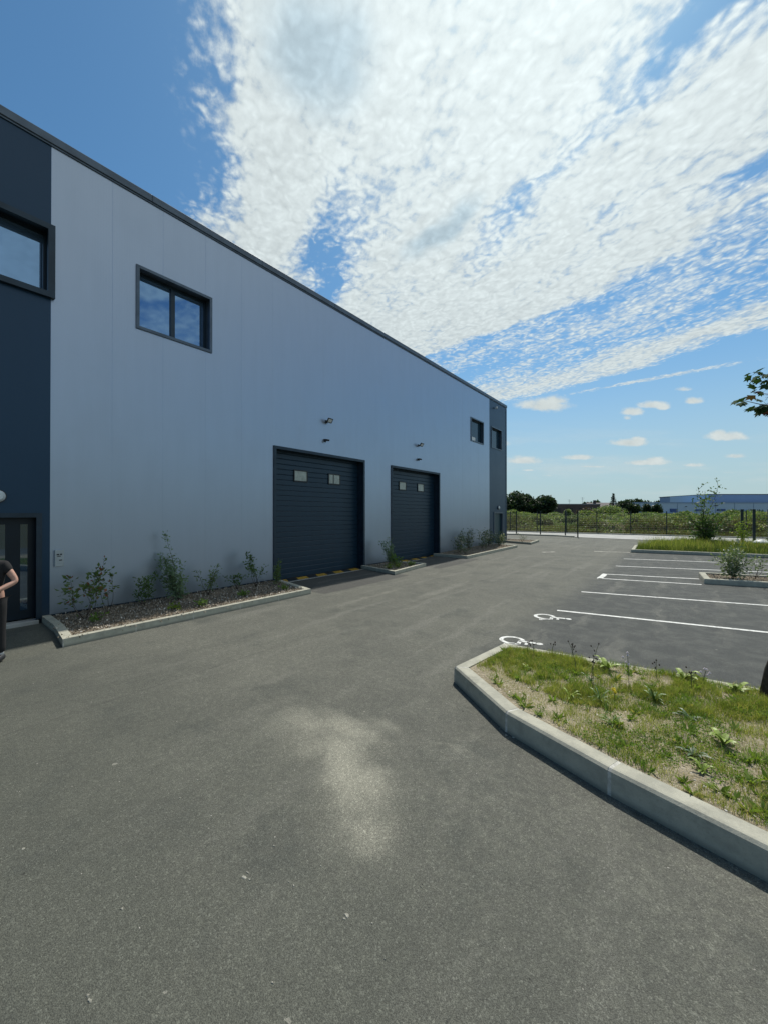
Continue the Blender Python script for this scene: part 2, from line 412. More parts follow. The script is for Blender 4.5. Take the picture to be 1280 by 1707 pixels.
def panel_mat(name, col, rough, metal):
    """coated steel sheet with faint lengthwise ribs"""
    m, x, b = newmat(name)
    tc = x.n('ShaderNodeTexCoord').outputs['Object']; p = x.sep(tc)
    st = x.noise(x.vec(x.mul(p[1], 1.), 0., x.mul(p[2], .12)), 3.5, 4., .6)
    dirt = x.noise(tc, 1.1, 5., .6)
    c = x.mix(x.ss(st, .3, .7), tuple(a*.985 for a in col), tuple(min(1, a*1.015) for a in col))
    c = x.mix(x.mul(x.ss(dirt, .5, .75), .08), c, tuple(a*.8 for a in col))
    pos = x.sep(x.n('ShaderNodeNewGeometry').outputs['Position'])[2]
    spl = x.mul(x.ss(x.add(pos, x.mul(x.noise(tc, 5., 5., .7), .5)), .75, .25), .35)
    c = x.mix(spl, c, (.24, .235, .205) if col[0] > .1 else (.06, .06, .055))
    x.put(b.inputs['Base Color'], c)
    x.put(b.inputs['Roughness'], x.add(rough-.05, x.mul(dirt, .1))); b.inputs['Metallic'].default_value = metal
    wv = x.m('SINE', x.mul(p[1], 2*math.pi/.05))
    ob = x.noise(x.vec(p[1], 0., x.mul(p[2], .5)), 2.2, 2.)
    bp = x.n('ShaderNodeBump'); bp.inputs['Strength'].default_value = .25; bp.inputs['Distance'].default_value = .003
    x.put(bp.inputs['Height'], x.add(x.mul(wv, .12), x.mul(ob, 1.5))); x.put(b.inputs['Normal'], bp.outputs[0])
    return m

def soil_mat(name, c1, c2, c3):
    m, x, b = newmat(name)
    tc = x.n('ShaderNodeTexCoord').outputs['Object']
    c = x.mix(x.ss(x.noise(tc, 2.5, 6., .65), .4, .62), c1, c2)
    v = x.n('ShaderNodeTexVoronoi'); x.put(v.inputs['Vector'], tc); v.inputs['Scale'].default_value = 45.
    vc = x.sep(v.outputs['Color'])
    c = x.mix(x.mul(x.m('GREATER_THAN', vc[0], .8), .8), c, c3)
    c = x.mix(x.mul(x.noise(tc, 25., 5., .7), .6), c, tuple(a*.45 for a in c1))
    x.put(b.inputs['Base Color'], c); b.inputs['Roughness'].default_value = .95; b.inputs['Specular IOR Level'].default_value = .2
    bp = x.n('ShaderNodeBump'); bp.inputs['Strength'].default_value = .9; bp.inputs['Distance'].default_value = .03
    x.put(bp.inputs['Height'], x.add(x.noise(tc, 30., 6., .7), x.mul(v.outputs['Distance'], -.5))); x.put(b.inputs['Normal'], bp.outputs[0])
    return m

def glass_mat(name, col, rough=.03, refl=.5):
    m, x, b = newmat(name)
    b.inputs['Base Color'].default_value = (*col, 1); b.inputs['Roughness'].default_value = rough
    b.inputs['IOR'].default_value = 2.3; b.inputs['Specular Tint'].default_value = (.62, .82, 1, 1); b.inputs['Specular IOR Level'].default_value = refl; b.inputs['Coat Weight'].default_value = .6; b.inputs['Coat Roughness'].default_value = .02
    tc = x.n('ShaderNodeTexCoord').outputs['Object']
    bp = x.n('ShaderNodeBump'); bp.inputs['Strength'].default_value = .08; bp.inputs['Distance'].default_value = .01
    x.put(bp.inputs['Height'], x.noise(tc, 1.3, 2.)); x.put(b.inputs['Normal'], bp.outputs[0])
    return m

M = {}
M['asphalt'] = asphalt_mat()
M['silver'] = panel_mat('silver_cladding', (.36, .42, .52), .34, .78)
M['anthracite'] = panel_mat('anthracite_cladding', (.007, .037, .080), .36, .3)
M['trim'] = mat('dark_trim', (.016, .034, .055), .4, .3, var=.2, vs=3)
M['trimlight'] = mat('slate_trim', (.085, .115, .155), .36, .4, var=.2, vs=3)
M['slat'] = mat('door_slat_paint', (.009, .031, .057), .36, .2, var=.12, vs=1.4)
M['glass'] = glass_mat('window_glass', (.012, .03, .06))
M['darkdoor'] = mat('black_door_paint', (.004, .012, .022), .4, .1, var=.15, vs=3, spec=.35)
M['skyglass'] = mat('coated_glass', (.19, .33, .53), .04, .75, spec=.8)
M['darkglass'] = mat('shaded_glass', (.02, .05, .08), .12, .2, spec=.4)  # far upper windows: dark reflection of their reveals put into the glass colour
M['frost'] = mat('frosted_pane', (.33, .37, .34), .18, 0, var=.25, vs=6, spec=.6)
M['kerb'] = mat('kerb_concrete', (.36, .352, .285), .85, var=.22, vs=7, bump=.35, bs=90, spec=.25)
def kerb_mat():
    m, x, b = newmat('kerb_concrete'); tc = x.n('ShaderNodeTexCoord').outputs['Object']
    g = x.n('ShaderNodeNewGeometry'); p = x.sep(g.outputs['Position'])
    n = x.noise(tc, 7., 6., .65); f = x.noise(tc, 70., 4., .7)
    c = x.mix(x.ss(n, .35, .68), (.43, .42, .345), (.33, .325, .27))
    c = x.mix(x.mul(x.ss(f, .55, .75), .5), c, (.20, .20, .17))
    c = x.mix(x.mul(x.ss(x.noise(tc, 2.2, 6., .75), .56, .70), .45), c, (.17, .165, .14))
    ft = x.ss(x.add(x.sub(p[2], x.mul(x.ss(p[1], 15, 29), .25)), x.mul(x.sub(n, .5), .06)), .05, .0)
    c = x.mix(x.mul(ft, .55), c, (.12, .118, .10))
    x.put(b.inputs['Base Color'], c); b.inputs['Roughness'].default_value = .88; b.inputs['Specular IOR Level'].default_value = .25
    bp = x.n('ShaderNodeBump'); bp.inputs['Strength'].default_value = .4; bp.inputs['Distance'].default_value = .006
    x.put(bp.inputs['Height'], x.add(f, n)); x.put(b.inputs['Normal'], bp.outputs[0]); return m
M['kerb'] = kerb_mat()
M['splash'] = mat('dry_mortar_splash', (.34, .33, .28), .9, var=.4, vs=60, bump=.5, bs=150)
M['mortar'] = mat('kerb_mortar', (.52, .51, .46), .9, var=.3, vs=30, bump=.4, bs=60)
M['concrete'] = mat('pavement_concrete', (.38, .38, .36), .9, var=.18, vs=1.5, bump=.2, bs=50)
M['paint'] = None
M['yellow'] = mat('yellow_hazard_paint', (.50, .30, .03), .55, var=.4, vs=14, bump=.2)
M['steel'] = mat('galvanised_edge', (.5, .5, .48), .4, .6, var=.25, vs=8)
M['black'] = mat('black_plastic', (.012, .014, .018), .45, var=.2, vs=8)
M['white'] = mat('white_plastic', (.72, .74, .74), .4, var=.08, vs=6)
M['boxgrey'] = mat('grey_box_plastic', (.36, .40, .42), .5, var=.08, vs=6)
M['lens'] = mat('lamp_lens', (.55, .60, .62), .15, var=.1, vs=10, spec=.8)
M['fence'] = mat('dark_green_fence_paint', (.012, .025, .024), .5, .1, var=.2, vs=5)
M['soil'] = soil_mat('sandy_soil', (.47, .405, .29), (.33, .28, .185), (.52, .46, .35))
M['mulchsoil'] = soil_mat('mulch_bed', (.15, .12, .085), (.21, .17, .125), (.38, .34, .27))
M['field'] = soil_mat('field_ground', (.10, .105, .045), (.14, .12, .06), (.2, .17, .09))
M['turf'] = soil_mat('verge_ground', (.055, .08, .025), (.08, .09, .035), (.12, .11, .05))
M['bark'] = mat('young_bark', (.065, .05, .04), .85, var=.4, vs=30, bump=.5)
M['stem'] = mat('green_stem', (.10, .11, .05), .7, var=.3, vs=20)
M['skin'] = mat('skin', (.50, .29, .22), .5, var=.1, vs=20)
M['tshirt'] = mat('black_cotton', (.012, .012, .014), .9, var=.3, vs=14, bump=.3, bs=200)
M['trousers'] = mat('black_denim', (.011, .011, .013), .9, var=.3, vs=10, bump=.3, bs=200)
M['shoe'] = mat('dark_shoe_leather', (.03, .032, .036), .5, var=.2, vs=20)
M['hair'] = mat('dark_hair', (.03, .02, .015), .6, var=.4, vs=60, bump=.5, bs=120)
M['sock'] = mat('white_sock', (.6, .6, .6), .9)

def paint_mat():
    m, x, b = newmat('road_paint'); tc = x.n('ShaderNodeTexCoord').outputs['Object']
    n = x.noise(tc, 9., 6., .7); g = x.noise(tc, 120., 3., .6)
    w = x.ss(x.add(x.mul(n, .7), x.mul(g, .6)), .60, .80)
    x.put(b.inputs['Base Color'], x.mix(w, (.72, .73, .70), (.30, .30, .28))); b.inputs['Roughness'].default_value = .75
    return m
M['paint'] = paint_mat()
def worn_mat():
    m, x, b = newmat('worn_paint'); tc = x.n('ShaderNodeTexCoord').outputs['Object']
    w = x.ss(x.noise(tc, 4., 6., .7), .40, .62)
    x.put(b.inputs['Base Color'], x.mix(w, (.42, .41, .36), (.15, .145, .125))); b.inputs['Roughness'].default_value = .85
    return m
M['worn'] = worn_mat()

# leaf materials
L_dark = leafmat('dark_leaf', (.05, .105, .035), (.13, .21, .065))
L_silver = leafmat('silver_green_leaf', (.11, .175, .10), (.26, .35, .22))
L_shrub = leafmat('shrub_leaf', (.085, .15, .05), (.19, .26, .09))
L_red = leafmat('reddish_leaf', (.08, .14, .045), (.16, .22, .075), (.24, .10, .06))
L_pale = leafmat('pale_shrub_leaf', (.09, .14, .07), (.22, .28, .17), (.45, .48, .44))
L_rose = leafmat('rose_leaf', (.06, .10, .045), (.15, .20, .10), (.55, .50, .50))
L_grass = leafmat('grass_blade', (.16, .205, .042), (.36, .40, .11), (.50, .42, .22), trans=.45, zs=5.)
L_dry = leafmat('dry_grass_blade', (.17, .14, .06), (.30, .24, .12), (.12, .13, .04), trans=.4)
L_lush = leafmat('lush_grass_blade', (.085, .165, .03), (.20, .31, .065), trans=.45)
L_weed = leafmat('bright_weed_leaf', (.14, .21, .025), (.24, .32, .045), trans=.45)
L_verge = leafmat('verge_grass_blade', (.05, .09, .02), (.13, .18, .045), (.24, .22, .10), trans=.35, zs=.8)
L_weed2 = leafmat('ground_weed_leaf', (.11, .19, .035), (.25, .34, .07), (.34, .32, .12), trans=.4)
L_scrub = leafmat('bramble_leaf', (.075, .13, .045), (.24, .32, .12), (.38, .39, .20), zs=.35)
L_scrubdry = leafmat('dry_field_grass', (.10, .11, .045), (.20, .175, .085), zs=.3)
L_far = leafmat('far_tree_leaf', (.018, .040, .024), (.045, .075, .034), zs=.3)
L_con = leafmat('conifer_needle', (.016, .036, .026), (.034, .058, .036), zs=.5)
L_purple = leafmat('purple_bush_leaf', (.055, .04, .04), (.10, .075, .06), zs=.5)
L_maple = leafmat('maple_leaf', (.022, .055, .02), (.05, .10, .035), (.10, .04, .035), trans=.22, rough=.85)

# ------------------------------------------------------------------ ground
def strip_sheet(name, xs, ys, off, mt, kind='structure', edge=None, parent=None):
    V = []; nx = len(xs)
    for y in ys:
        for xx in xs: V.append((xx, y, gz(y)+off))
    F = [(j*nx+i, j*nx+i+1, (j+1)*nx+i+1, (j+1)*nx+i) for j in range(len(ys)-1) for i in range(nx-1)]
    return npmesh(name, V, F, mt, kind=kind)
strip_sheet('ground', [-1500, -60, -9.9, 20, 60, 1500], [-1500, -60, 0, 15, 22, 28.9, 40, 80, 300, 2500], -.05, M['field'])
asph = strip_sheet('asphalt', [-9.9, 12], [-14, 0, 15, 22, 28.9, 34.4], 0, M['asphalt'])
# the road mouth that runs past the far end of the building
b = MB(); 
for ya, yb in ((26.62, 28.9), (28.9, 34.4)): b.poly([(-30, ya, gz(ya)), (-9.9, ya, gz(ya)), (-9.9, yb, gz(yb)), (-30, yb, gz(yb))])
tag(b.build('side_yard', M['asphalt']), kind='structure')

def paved(name, poly, off, mt, parent=None, kind=None):
    b = MB(); b.poly([(x, y, gz(y)+off) for x, y in poly]); o = b.build(name, mt, parent)
    if kind: o['kind'] = kind
    return o
# pavement slabs along the fence
pv = paved('pavement', [(-30, 34.6), (-8.4, 34.9), (-6.8, 33.8), (-2.9, 33.2), (12, 34.2), (12, 40), (-30, 40)], .02, M['concrete'], kind='structure')

def kerb_run(parent, pts, width, z0, z1, step=1.0, side=1, joint=.012, zf=gz, cap=None):
    """kerb stones along a polyline (outer edge), each stone a mesh of its own with mitred corners"""
    P = [Vector((*p, 0)) for p in pts]; n = len(P); inner = []
    for i in range(n):
        ds = []
        if i > 0: ds.append((P[i]-P[i-1]).normalized())
        if i < n-1: ds.append((P[i+1]-P[i]).normalized())
        nrm = [Vector((-d.y, d.x, 0))*side for d in ds]
        if len(nrm) == 2:
            m = (nrm[0]+nrm[1]); m = m/ (1+nrm[0].dot(nrm[1]))
        else: m = nrm[0]
        inner.append(P[i]+m*width)
    for i in range(n-1):
        a, c = P[i], P[i+1]; ai, ci = inner[i], inner[i+1]; L = (c-a).length; k = max(1, round(L/step))
        for j in range(k):
            t0, t1 = j/k, (j+1)/k
            g = joint/L; s0 = t0+(g if j > 0 or i > 0 else 0); s1 = t1
            def ring(t):
                o = a.lerp(c, t); q = ai.lerp(ci, t); w = (q-o); z = zf(o.y)
                e = .02/max(w.length, .01)
                return [(o.x, o.y, z+z0), (o.x+w.x*.04, o.y+w.y*.04, z+z1-.022), (o.x+w.x*(e+.03), o.y+w.y*(e+.03), z+z1-.003), (o.x+w.x*(e+.15), o.y+w.y*(e+.15), z+z1), (q.x, q.y, z+z1), (q.x, q.y, z+z0)]
            jz = 0
            MB().loft(ring(s0), ring(s1)).build('kerb_stone', M['kerb'], parent)
            if j > 0 or i > 0:
                def mring(t):
                    q5 = ring(t); return [(p[0]+(q5[4][0]-p[0])*.02, p[1]+(q5[4][1]-p[1])*.02, p[2]-.002) for p in q5[:4]]+[(q5[4][0], q5[4][1], q5[4][2]-.002), q5[5]]
                MB().loft(mring(t0), mring(s0)).build('mortar_joint', M['mortar'], parent)
    return inner

# ------------------------------------------------------------------ painted markings (parts of the asphalt)
def line(p, q, w=.10, mt='paint', name='parking_line'):
    p, q = Vector((*p, 0)), Vector((*q, 0)); d = (q-p).normalized(); n = Vector((-d.y, d.x, 0))*w/2
    k = 6; V = []; b = MB()
    for i in range(k):
        a, c = p.lerp(q, i/k), p.lerp(q, (i+1)/k)
        b.poly([(s.x, s.y, gz(s.y)+.005) for s in (a-n, c-n, c+n, a+n)])
    return b.build(name, M[mt], asph)
line((-2.27, 9.11), (4.2, 10.22)); line((-2.29, 11.68), (4.2, 13.15))
line((-2.33, 14.45), (.30, 15.02)); line((-2.26, 15.55), (.26, 16.12)); line((-2.3, 14.40), (-2.3, 15.60), .16)
line((-2.27, 17.84), (4.6, 19.6)); line((-2.29, 20.44), (4.6, 22.0))
line((-3.9, 23.0), (-2.36, 23.35), .22, 'worn', 'worn_mark'); line((-6.0, 21.2), (-5.5, 21.7), .22, 'worn', 'worn_mark')

def wheelchair(cx, cy, ang, s):
    """ISA symbol lying on the asphalt, head pointing into the stall"""
    b = MB(); c_, s_ = math.cos(ang), math.sin(ang)
    def T(a, h): return (cx+(a*c_-h*s_)*s, cy+(a*s_+h*c_)*s)
    def quad(pts):
        q = [T(*p) for p in pts]; b.poly([(x, y, gz(y)+.005) for x, y in q])
    # local frame: a = up axis of the symbol (towards the head), h = sideways
    def arc(ca, ch, r, w, a0, a1, n=20):
        for i in range(n):
            t0, t1 = a0+(a1-a0)*i/n, a0+(a1-a0)*(i+1)/n
            quad([(ca+math.cos(t)*rr, ch+math.sin(t)*rr) for t, rr in ((t0, r-w), (t0, r+w), (t1, r+w), (t1, r-w))])
    def bar(p, q, w):
        p, q = Vector(p), Vector(q); d = (q-p).normalized(); n = Vector((-d.y, d.x))*w; quad([p-n, q-n, q+n, p+n])
    arc(-.18, .02, .29, .055, R(18), R(292), 28)
    arc(.53, .02, 0.045, .045, 0, 2*math.pi, 12)
    bar((.43, .03), (.0, .02), .06); bar((.22, 0), (.21, -.22), .04); bar((.03, .03), (.02, -.27), .05); bar((.06, -.24), (-.31, -.38), .05); bar((-.29, -.34), (-.27, -.50), .045)
    return b.build('wheelchair_symbol', M['paint'], asph)
wheelchair(-2.22, 8.42, R(12), .62); wheelchair(-2.22, 6.52, R(10), .60)

for i, (x_, y_, r_) in enumerate([(-2.04, 1.33, 0.018), (-2.00, 1.34, 0.012), (-2.05, 1.36, 0.010), (-1.77, 1.47, 0.012), (-1.81, 1.47, 0.008), (-1.42, 1.53, 0.015), (-1.42, 1.51, 0.009), (-1.74, 1.65, 0.008), (-1.29, 1.58, 0.008), (-2.39, 0.83, 0.012), (-2.05, 0.59, 0.014), (-2.08, 0.59, 0.008), (-3.31, 0.60, 0.012), (-3.49, 2.39, 0.010), (-1.31, 3.70, 0.022), (-1.38, 3.69, 0.012), (-2.08, 1.57, 0.012), (-2.98, 1.41, 0.010), (-3.07, 1.59, 0.010), (-1.20, 1.90, 0.006), (-1.48, 1.11, 0.008), (-1.14, 1.49, 0.006)]):
    q = random.Random(i); b = MB(); n = 9
    ang = [k*6.283/n for k in range(n)]; rad = [r_*q.uniform(.4, 1.25) for _ in ang]; el = q.uniform(.4, 1)
    lo = [(x_+math.cos(t_)*a_, y_+math.sin(t_)*a_*el, .0005) for t_, a_ in zip(ang, rad)]; hi = [(x_+(p_[0]-x_)*.7, y_+(p_[1]-y_)*.7, .004) for p_ in lo]
    b.loft(lo, hi).build('mortar_splash', M['splash'], asph)

# ------------------------------------------------------------------ the warehouse
WX = -9.9; Y0, Y1, TOP = -8.0, 26.6, 9.52
wh = empty('warehouse', (-9.9, 9, 0), 'long silver and anthracite clad warehouse with two roller doors and flat roof', 'warehouse')
# openings: y0, y1, z0, z1
OPEN = [(3.69, 5.47, 6.32, 7.75), (.25, 2.20, 6.33, 7.72), (21.03, 22.8, 6.3, 7.66), (24.0, 25.75, 6.3, 7.66), (7.45, 11.64, -.1, 4.15), (13.38, 17.43, -.1, 4.13),
        (.25, 2.03, -.1, 2.10), (24.4, 25.9, -.1, 2.20)]
def panel(ya, yb, z0, z1, mt):
    cuts = [o for o in OPEN if o[0] < yb-.001 and o[1] > ya+.001]
    ys = sorted({ya, yb} | {min(max(o[0], ya), yb) for o in cuts} | {min(max(o[1], ya), yb) for o in cuts})
    b = MB(); c = .0025
    for a, e in zip(ys[:-1], ys[1:]):
        if e-a < .004: continue
        mid = (a+e)/2; zc = [o for o in cuts if o[0] < mid < o[1]]
        zs = [z0]
        for o in sorted(zc, key=lambda o: o[2]): zs += [max(o[2], z0), o[3]]
        zs.append(z1)
        for k in range(0, len(zs), 2):
            if zs[k+1]-zs[k] < .01: continue
            l = c if a == ya else 0; r = c if e == yb else 0
            prof = [(WX-.08, a), (WX-.08, e), (WX-(.0015 if r else 0), e), (WX, e-r), (WX, a+l), (WX-(.0015 if l else 0), a)]
            b.loft([(p[0], p[1], zs[k]) for p in prof], [(p[0], p[1], zs[k+1]) for p in prof])
    o = b.build('wall_panel', mt, wh)
    return o
step = 1.047; y = 2.17; ZB = .13
while y < 23.68:
    e = min(y+step, 23.7)
    if 23.7-e < .2: e = 23.7
    panel(y, e, ZB, 9.33, M['silver']); y = e
for a, e in ((23.7, 24.75), (24.75, 25.8), (25.8, 26.55)): panel(a, e, ZB, 9.33, M['anthracite'])
y = 2.17
while y > Y0+.01:
    a = max(y-1.05, Y0); panel(a, y, ZB, 9.33, M['anthracite']); y = a
# plinth pieces between the door openings
for a, e in ((Y0, .25), (2.03, 7.45), (11.64, 13.38), (17.43, 24.4), (25.9, 26.6)):
    MB().box(WX-.07, WX-.025, a, e, -.1, .125).build('plinth_rail', M['trim'], wh)
    MB().box(WX-.06, WX+.012, a, e, .108, .128).build('drip_sill', M['trim'], wh)
# coping along the roof edge
y = Y0
while y < Y1:
    e = min(y+3.0, Y1+.05)
    MB().box(WX-.35, WX+.05, y, e-.004, 9.36, TOP).build('roof_coping', M['trimlight'], wh, bevel=.008)
    MB().box(WX-.30, WX+.025, y, e, 9.325, 9.36).build('coping_flashing', M['trimlight'], wh)
    y = e
MB().box(WX-.02, WX+.025, 26.55, 26.62, 0, 9.29).build('corner_trim', M['trimlight'], wh)
MB().box(-40, WX-.08, 26.50, 26.60, -.1, 9.33).build('end_wall', M['anthracite'], wh)
MB().box(-40, WX-.08, Y0, Y0+.1, -.1, 9.33).build('end_wall', M['anthracite'], wh)
MB().box(-40, -39.9, Y0+.1, 26.5, -.1, 9.33).build('back_wall', M['silver'], wh)
MB().box(-39.9, WX-.36, Y0+.1, 26.5, 8.9, 9.0).build('roof', M['trimlight'], wh)
MB().box(-39.9, WX-.6, Y0+.1, 26.5, .0, .02).build('floor', M['concrete'], wh)
MB().box(WX-.75, WX-.65, Y0+.1, 26.5, .02, 8.9).build('inner_wall', M['black'], wh)

def casing(parent, y0, y1, z0, z1, depth, lip=.06, proud=.03, mt='trim', sides='ltrb', name='window_frame'):
    """folded metal surround: lip on the wall face and reveal going in; one mesh"""
    b = MB(); t = .012
    xo, xi = WX+proud, WX-depth
    if 't' in sides:
        b.box(WX+.002, xo, y0-lip*.2, y1+lip*.2, z1-lip, z1+lip*.2); b.box(xi, WX+.002, y0+t, y1-t, z1-t-.02, z1-.004)
    if 'b' in sides:
        b.box(WX+.002, xo, y0-lip*.2, y1+lip*.2, z0-lip*.2, z0+lip); b.box(xi, WX+.002, y0+t, y1-t, z0+.004, z0+t+.02)
    zl, zh = (z0+lip if 'b' in sides else z0), z1-lip
    if 'l' in sides: b.box(WX+.002, xo, y0-lip*.2, y0+lip, zl, zh); b.box(xi, WX+.002, y0+.004, y0+t+.02, z0+.004, z1-.004)
    if 'r' in sides: b.box(WX+.002, xo, y1-lip, y1+lip*.2, zl, zh); b.box(xi, WX+.002, y1-t-.02, y1-.004, z0+.004, z1-.004)
    return b.build(name, M[mt], parent)

def window(y0, y1, z0, z1, nm, depth=.24, lip=.055, proud=.03, mt='trimlight', gl='skyglass'):
    w = casing(wh, y0, y1, z0, z1, depth, lip, proud, mt, name='window')
    gx = WX-depth; fw = .075
    b = MB(); b.box(gx-.04, gx+.035, y0+.03, y1-.03, z0+.03, z0+.03+fw); b.box(gx-.04, gx+.035, y0+.03, y1-.03, z1-.03-fw, z1-.03)
    b.box(gx-.04, gx+.035, y0+.03, y0+.03+fw, z0+.03+fw, z1-.03-fw); b.box(gx-.04, gx+.035, y1-.03-fw, y1-.03, z0+.03+fw, z1-.03-fw)
    b.build('sash_frame', M['trim'], w)
    a, e = y0+.03+fw, y1-.03-fw; m = .10; wd = (e-a-m*(nm-1))/nm
    for k in range(nm):
        p0 = a+k*(wd+m); MB().box(gx-.012, gx, p0, p0+wd, z0+.03+fw, z1-.03-fw).build('window_pane', M[gl], w)
        if k: MB().box(gx-.04, gx+.045, p0-m, p0, z0+.03+fw, z1-.03-fw).build('mullion', M['trim'], w)
    return w
window(3.69, 5.47, 6.32, 7.75, 2)
window(.25, 2.20, 6.33, 7.72, 1, .24, .09, .09, 'trim')
w3 = window(21.03, 22.8, 6.3, 7.66, 1, .16, gl='darkglass')
MB().box(WX-.154, WX-.15, 21.5, 21.95, 6.42, 6.62).build('white_sticker', M['white'], w3)
window(24.0, 25.75, 6.3, 7.66, 1, .16, gl='darkglass')

# sectional garage doors
def slat_mesh(L):
    b = MB(); h = .166; d = .014
    prof = [(-.03, 0), (.0, .0), (d, .003), (d, h-.022), (.0, h-.002), (-.03, h-.001)]
    b.loft([(p[0], 0, p[1]) for p in prof], [(p[0], L, p[1]) for p in prof])
    me = bpy.data.meshes.new('door_slat'); me.from_pydata(b.v, [], b.f); me.materials.append(M['slat']); me.update(); return me
def garage(y0, y1, z1, vis, split):
    g = casing(wh, y0, y1, -.1, z1, .32, .075, .035, 'trim', 'ltr', 'garage_door')
    gx = WX-.30; L = y1-y0-.10; sm = slat_mesh(L); z = .03; top = z1-.05
    while z < top:
        s = inst(sm, 'door_slat', g, (gx, y0+.05, z)); 
        z += .166
    MB().box(gx-.02, gx+.03, y0+.05, y1-.05, .004, .028).build('rubber_seal', M['black'], g)
    for (a, e) in vis:
        b = MB(); fo = .035; v0, v1 = 3.19, 3.51; xo = gx+.018
        b.box(xo+.001, xo+.025, a-fo, e+fo, v1, v1+fo); b.box(xo+.001, xo+.025, a-fo, e+fo, v0-fo, v0); b.box(xo+.001, xo+.025, a-fo, a, v0, v1); b.box(xo+.001, xo+.025, e, e+fo, v0, v1)
        b.build('vision_frame', M['black'], g)
        if split and a == vis[-1][0]:
            m = a+(e-a)*.40
            MB().box(xo+.001, xo+.012, a, m-.018, v0, v1).build('vision_pane', M['frost'], g); MB().box(xo+.001, xo+.012, m+.018, e, v0, v1).build('vision_pane', M['frost'], g)
            MB().box(xo+.001, xo+.02, m-.018, m+.018, v0, v1).build('vision_bar', M['black'], g)
        else: MB().box(xo+.001, xo+.012, a, e, v0, v1).build('vision_pane', M['frost'], g)
    # threshold plate with hazard stripes
    z = .012
    MB().box(WX-.27, WX+.16, y0+.02, y1-.02, -.02, z).build('threshold_plate', M['black'], g)
    MB().box(WX+.16, WX+.20, y0+.02, y1-.02, -.02, z+.006).build('threshold_edge', M['steel'], g)
    k = 5; w = (y1-y0-.04)/(2*k)
    for i in range(k):
        a = y0+.25+i*2*w; sk = .22; e = min(a+w, y1-.05)
        MB().loft([(WX-.25, a, z+.001), (WX+.15, a-sk, z+.001), (WX+.15, e-sk, z+.001), (WX-.25, e, z+.001)], [(WX-.25, a, z+.004), (WX+.15, a-sk, z+.004), (WX+.15, e-sk, z+.004), (WX-.25, e, z+.004)]).build('hazard_stripe', M['yellow'], g)
    return g
garage(7.45, 11.64, 4.15, [(8.47, 8.99), (10.03, 10.57)], True)
garage(13.38, 17.43, 4.13, [(14.36, 14.84), (15.87, 16.36)], False)

# near entrance door
d = casing(wh, .25, 2.03, .08, 2.10, .16, .07, .03, 'trim', 'ltr', 'entrance_door')
dx_ = WX-.15
MB().box(dx_-.04, dx_, 1.22, 1.995, .10, 2.06).build('door_leaf', M['darkdoor'], d, bevel=.004)
MB().box(dx_-.04, dx_, .29, 1.21, .10, 2.06).build('door_leaf', M['darkdoor'], d, bevel=.004)
MB().box(dx_+.001, dx_+.006, 1.76, 1.865, .27, 1.90).build('door_glass', M['glass'], d)
MB().box(dx_+.001, dx_+.006, .55, 1.55, .95, 1.90).build('door_glass', M['glass'], d)
MB().tube([(dx_+.01, 1.30, 1.02), (dx_+.06, 1.30, 1.02), (dx_+.06, 1.42, 1.02)], .011, 8).build('door_handle', M['steel'], d)
MB().box(WX-.2, WX+.06, .2, 2.0, -.05, .07).build('door_step', M['concrete'], d, bevel=.01)
# far door
d = casing(wh, 24.4, 25.9, .2, 2.20, .12, .07, .03, 'trimlight', 'ltr', 'service_door')
MB().box(WX-.15, WX-.11, 24.44, 25.86, .2, 2.16).build('door_leaf', mat('door_teal_paint', (.02, .055, .07), .4, .1), d)
MB().box(WX-.108, WX-.07, 24.55, 24.60, .95, 1.5).build('door_handle', M['steel'], d)

# things fixed to the wall
def floodlight(y, z, label):
    t = empty('floodlight', (WX, y, z), label, 'floodlight', 'floodlights above the roller doors')
    b = MB(); b.box(WX, WX+.015, y-.05, y+.05, z-.05, z+.05); b.box(WX+.012, WX+.10, y-.012, y+.012, z-.02, z+.01); b.build('bracket', M['black'], t)
    c = Vector((WX+.15, y+.02, z+.03)); n = Vector((.80, -.10, -.55)).normalized(); s = Vector((0, 1, 0)); s = (s-n*s.dot(n)).normalized(); u = s.cross(n)
    def rect(w, h, o): return [tuple(c+n*o+s*a*w+u*bb*h) for a, bb in ((-1, -1), (1, -1), (1, 1), (-1, 1))]
    MB().loft(rect(.085, .065, -.03), rect(.105, .085, .025)).build('lamp_housing', M['black'], t)
    MB().loft(rect(.075, .055, .0255), rect(.075, .055, .029)).build('lamp_glass', M['lens'], t)
    return t
floodlight(9.63, 5.28, 'black floodlight on the silver wall above the nearer, larger-looking roller door')
floodlight(15.5, 5.26, 'black floodlight on the silver wall above the farther roller door')
def sensor(y, z, label):
    t = empty('motion_sensor', (WX, y, z), label, 'sensor', 'motion sensors above the roller doors')
    MB().box(WX, WX+.05, y-.04, y+.04, z-.045, z+.045).build('sensor_base', M['black'], t, bevel=.008)
    MB().tube([(WX+.045, y, z+.02), (WX+.09, y+.04, z+.01), (WX+.15, y+.10, z+.0)], [.03, .035, .03], 8).build('sensor_arm', M['black'], t, smooth=True)
    MB().tube([(WX+.06, y-.01, z-.03), (WX+.065, y-.01, z-.07)], [.035, .022], 8).build('sensor_eye', M['black'], t, smooth=True)
sensor(9.54, 4.62, 'small black sensor under the floodlight of the nearer roller door')
sensor(15.43, 4.61, 'small black sensor under the floodlight of the farther roller door')
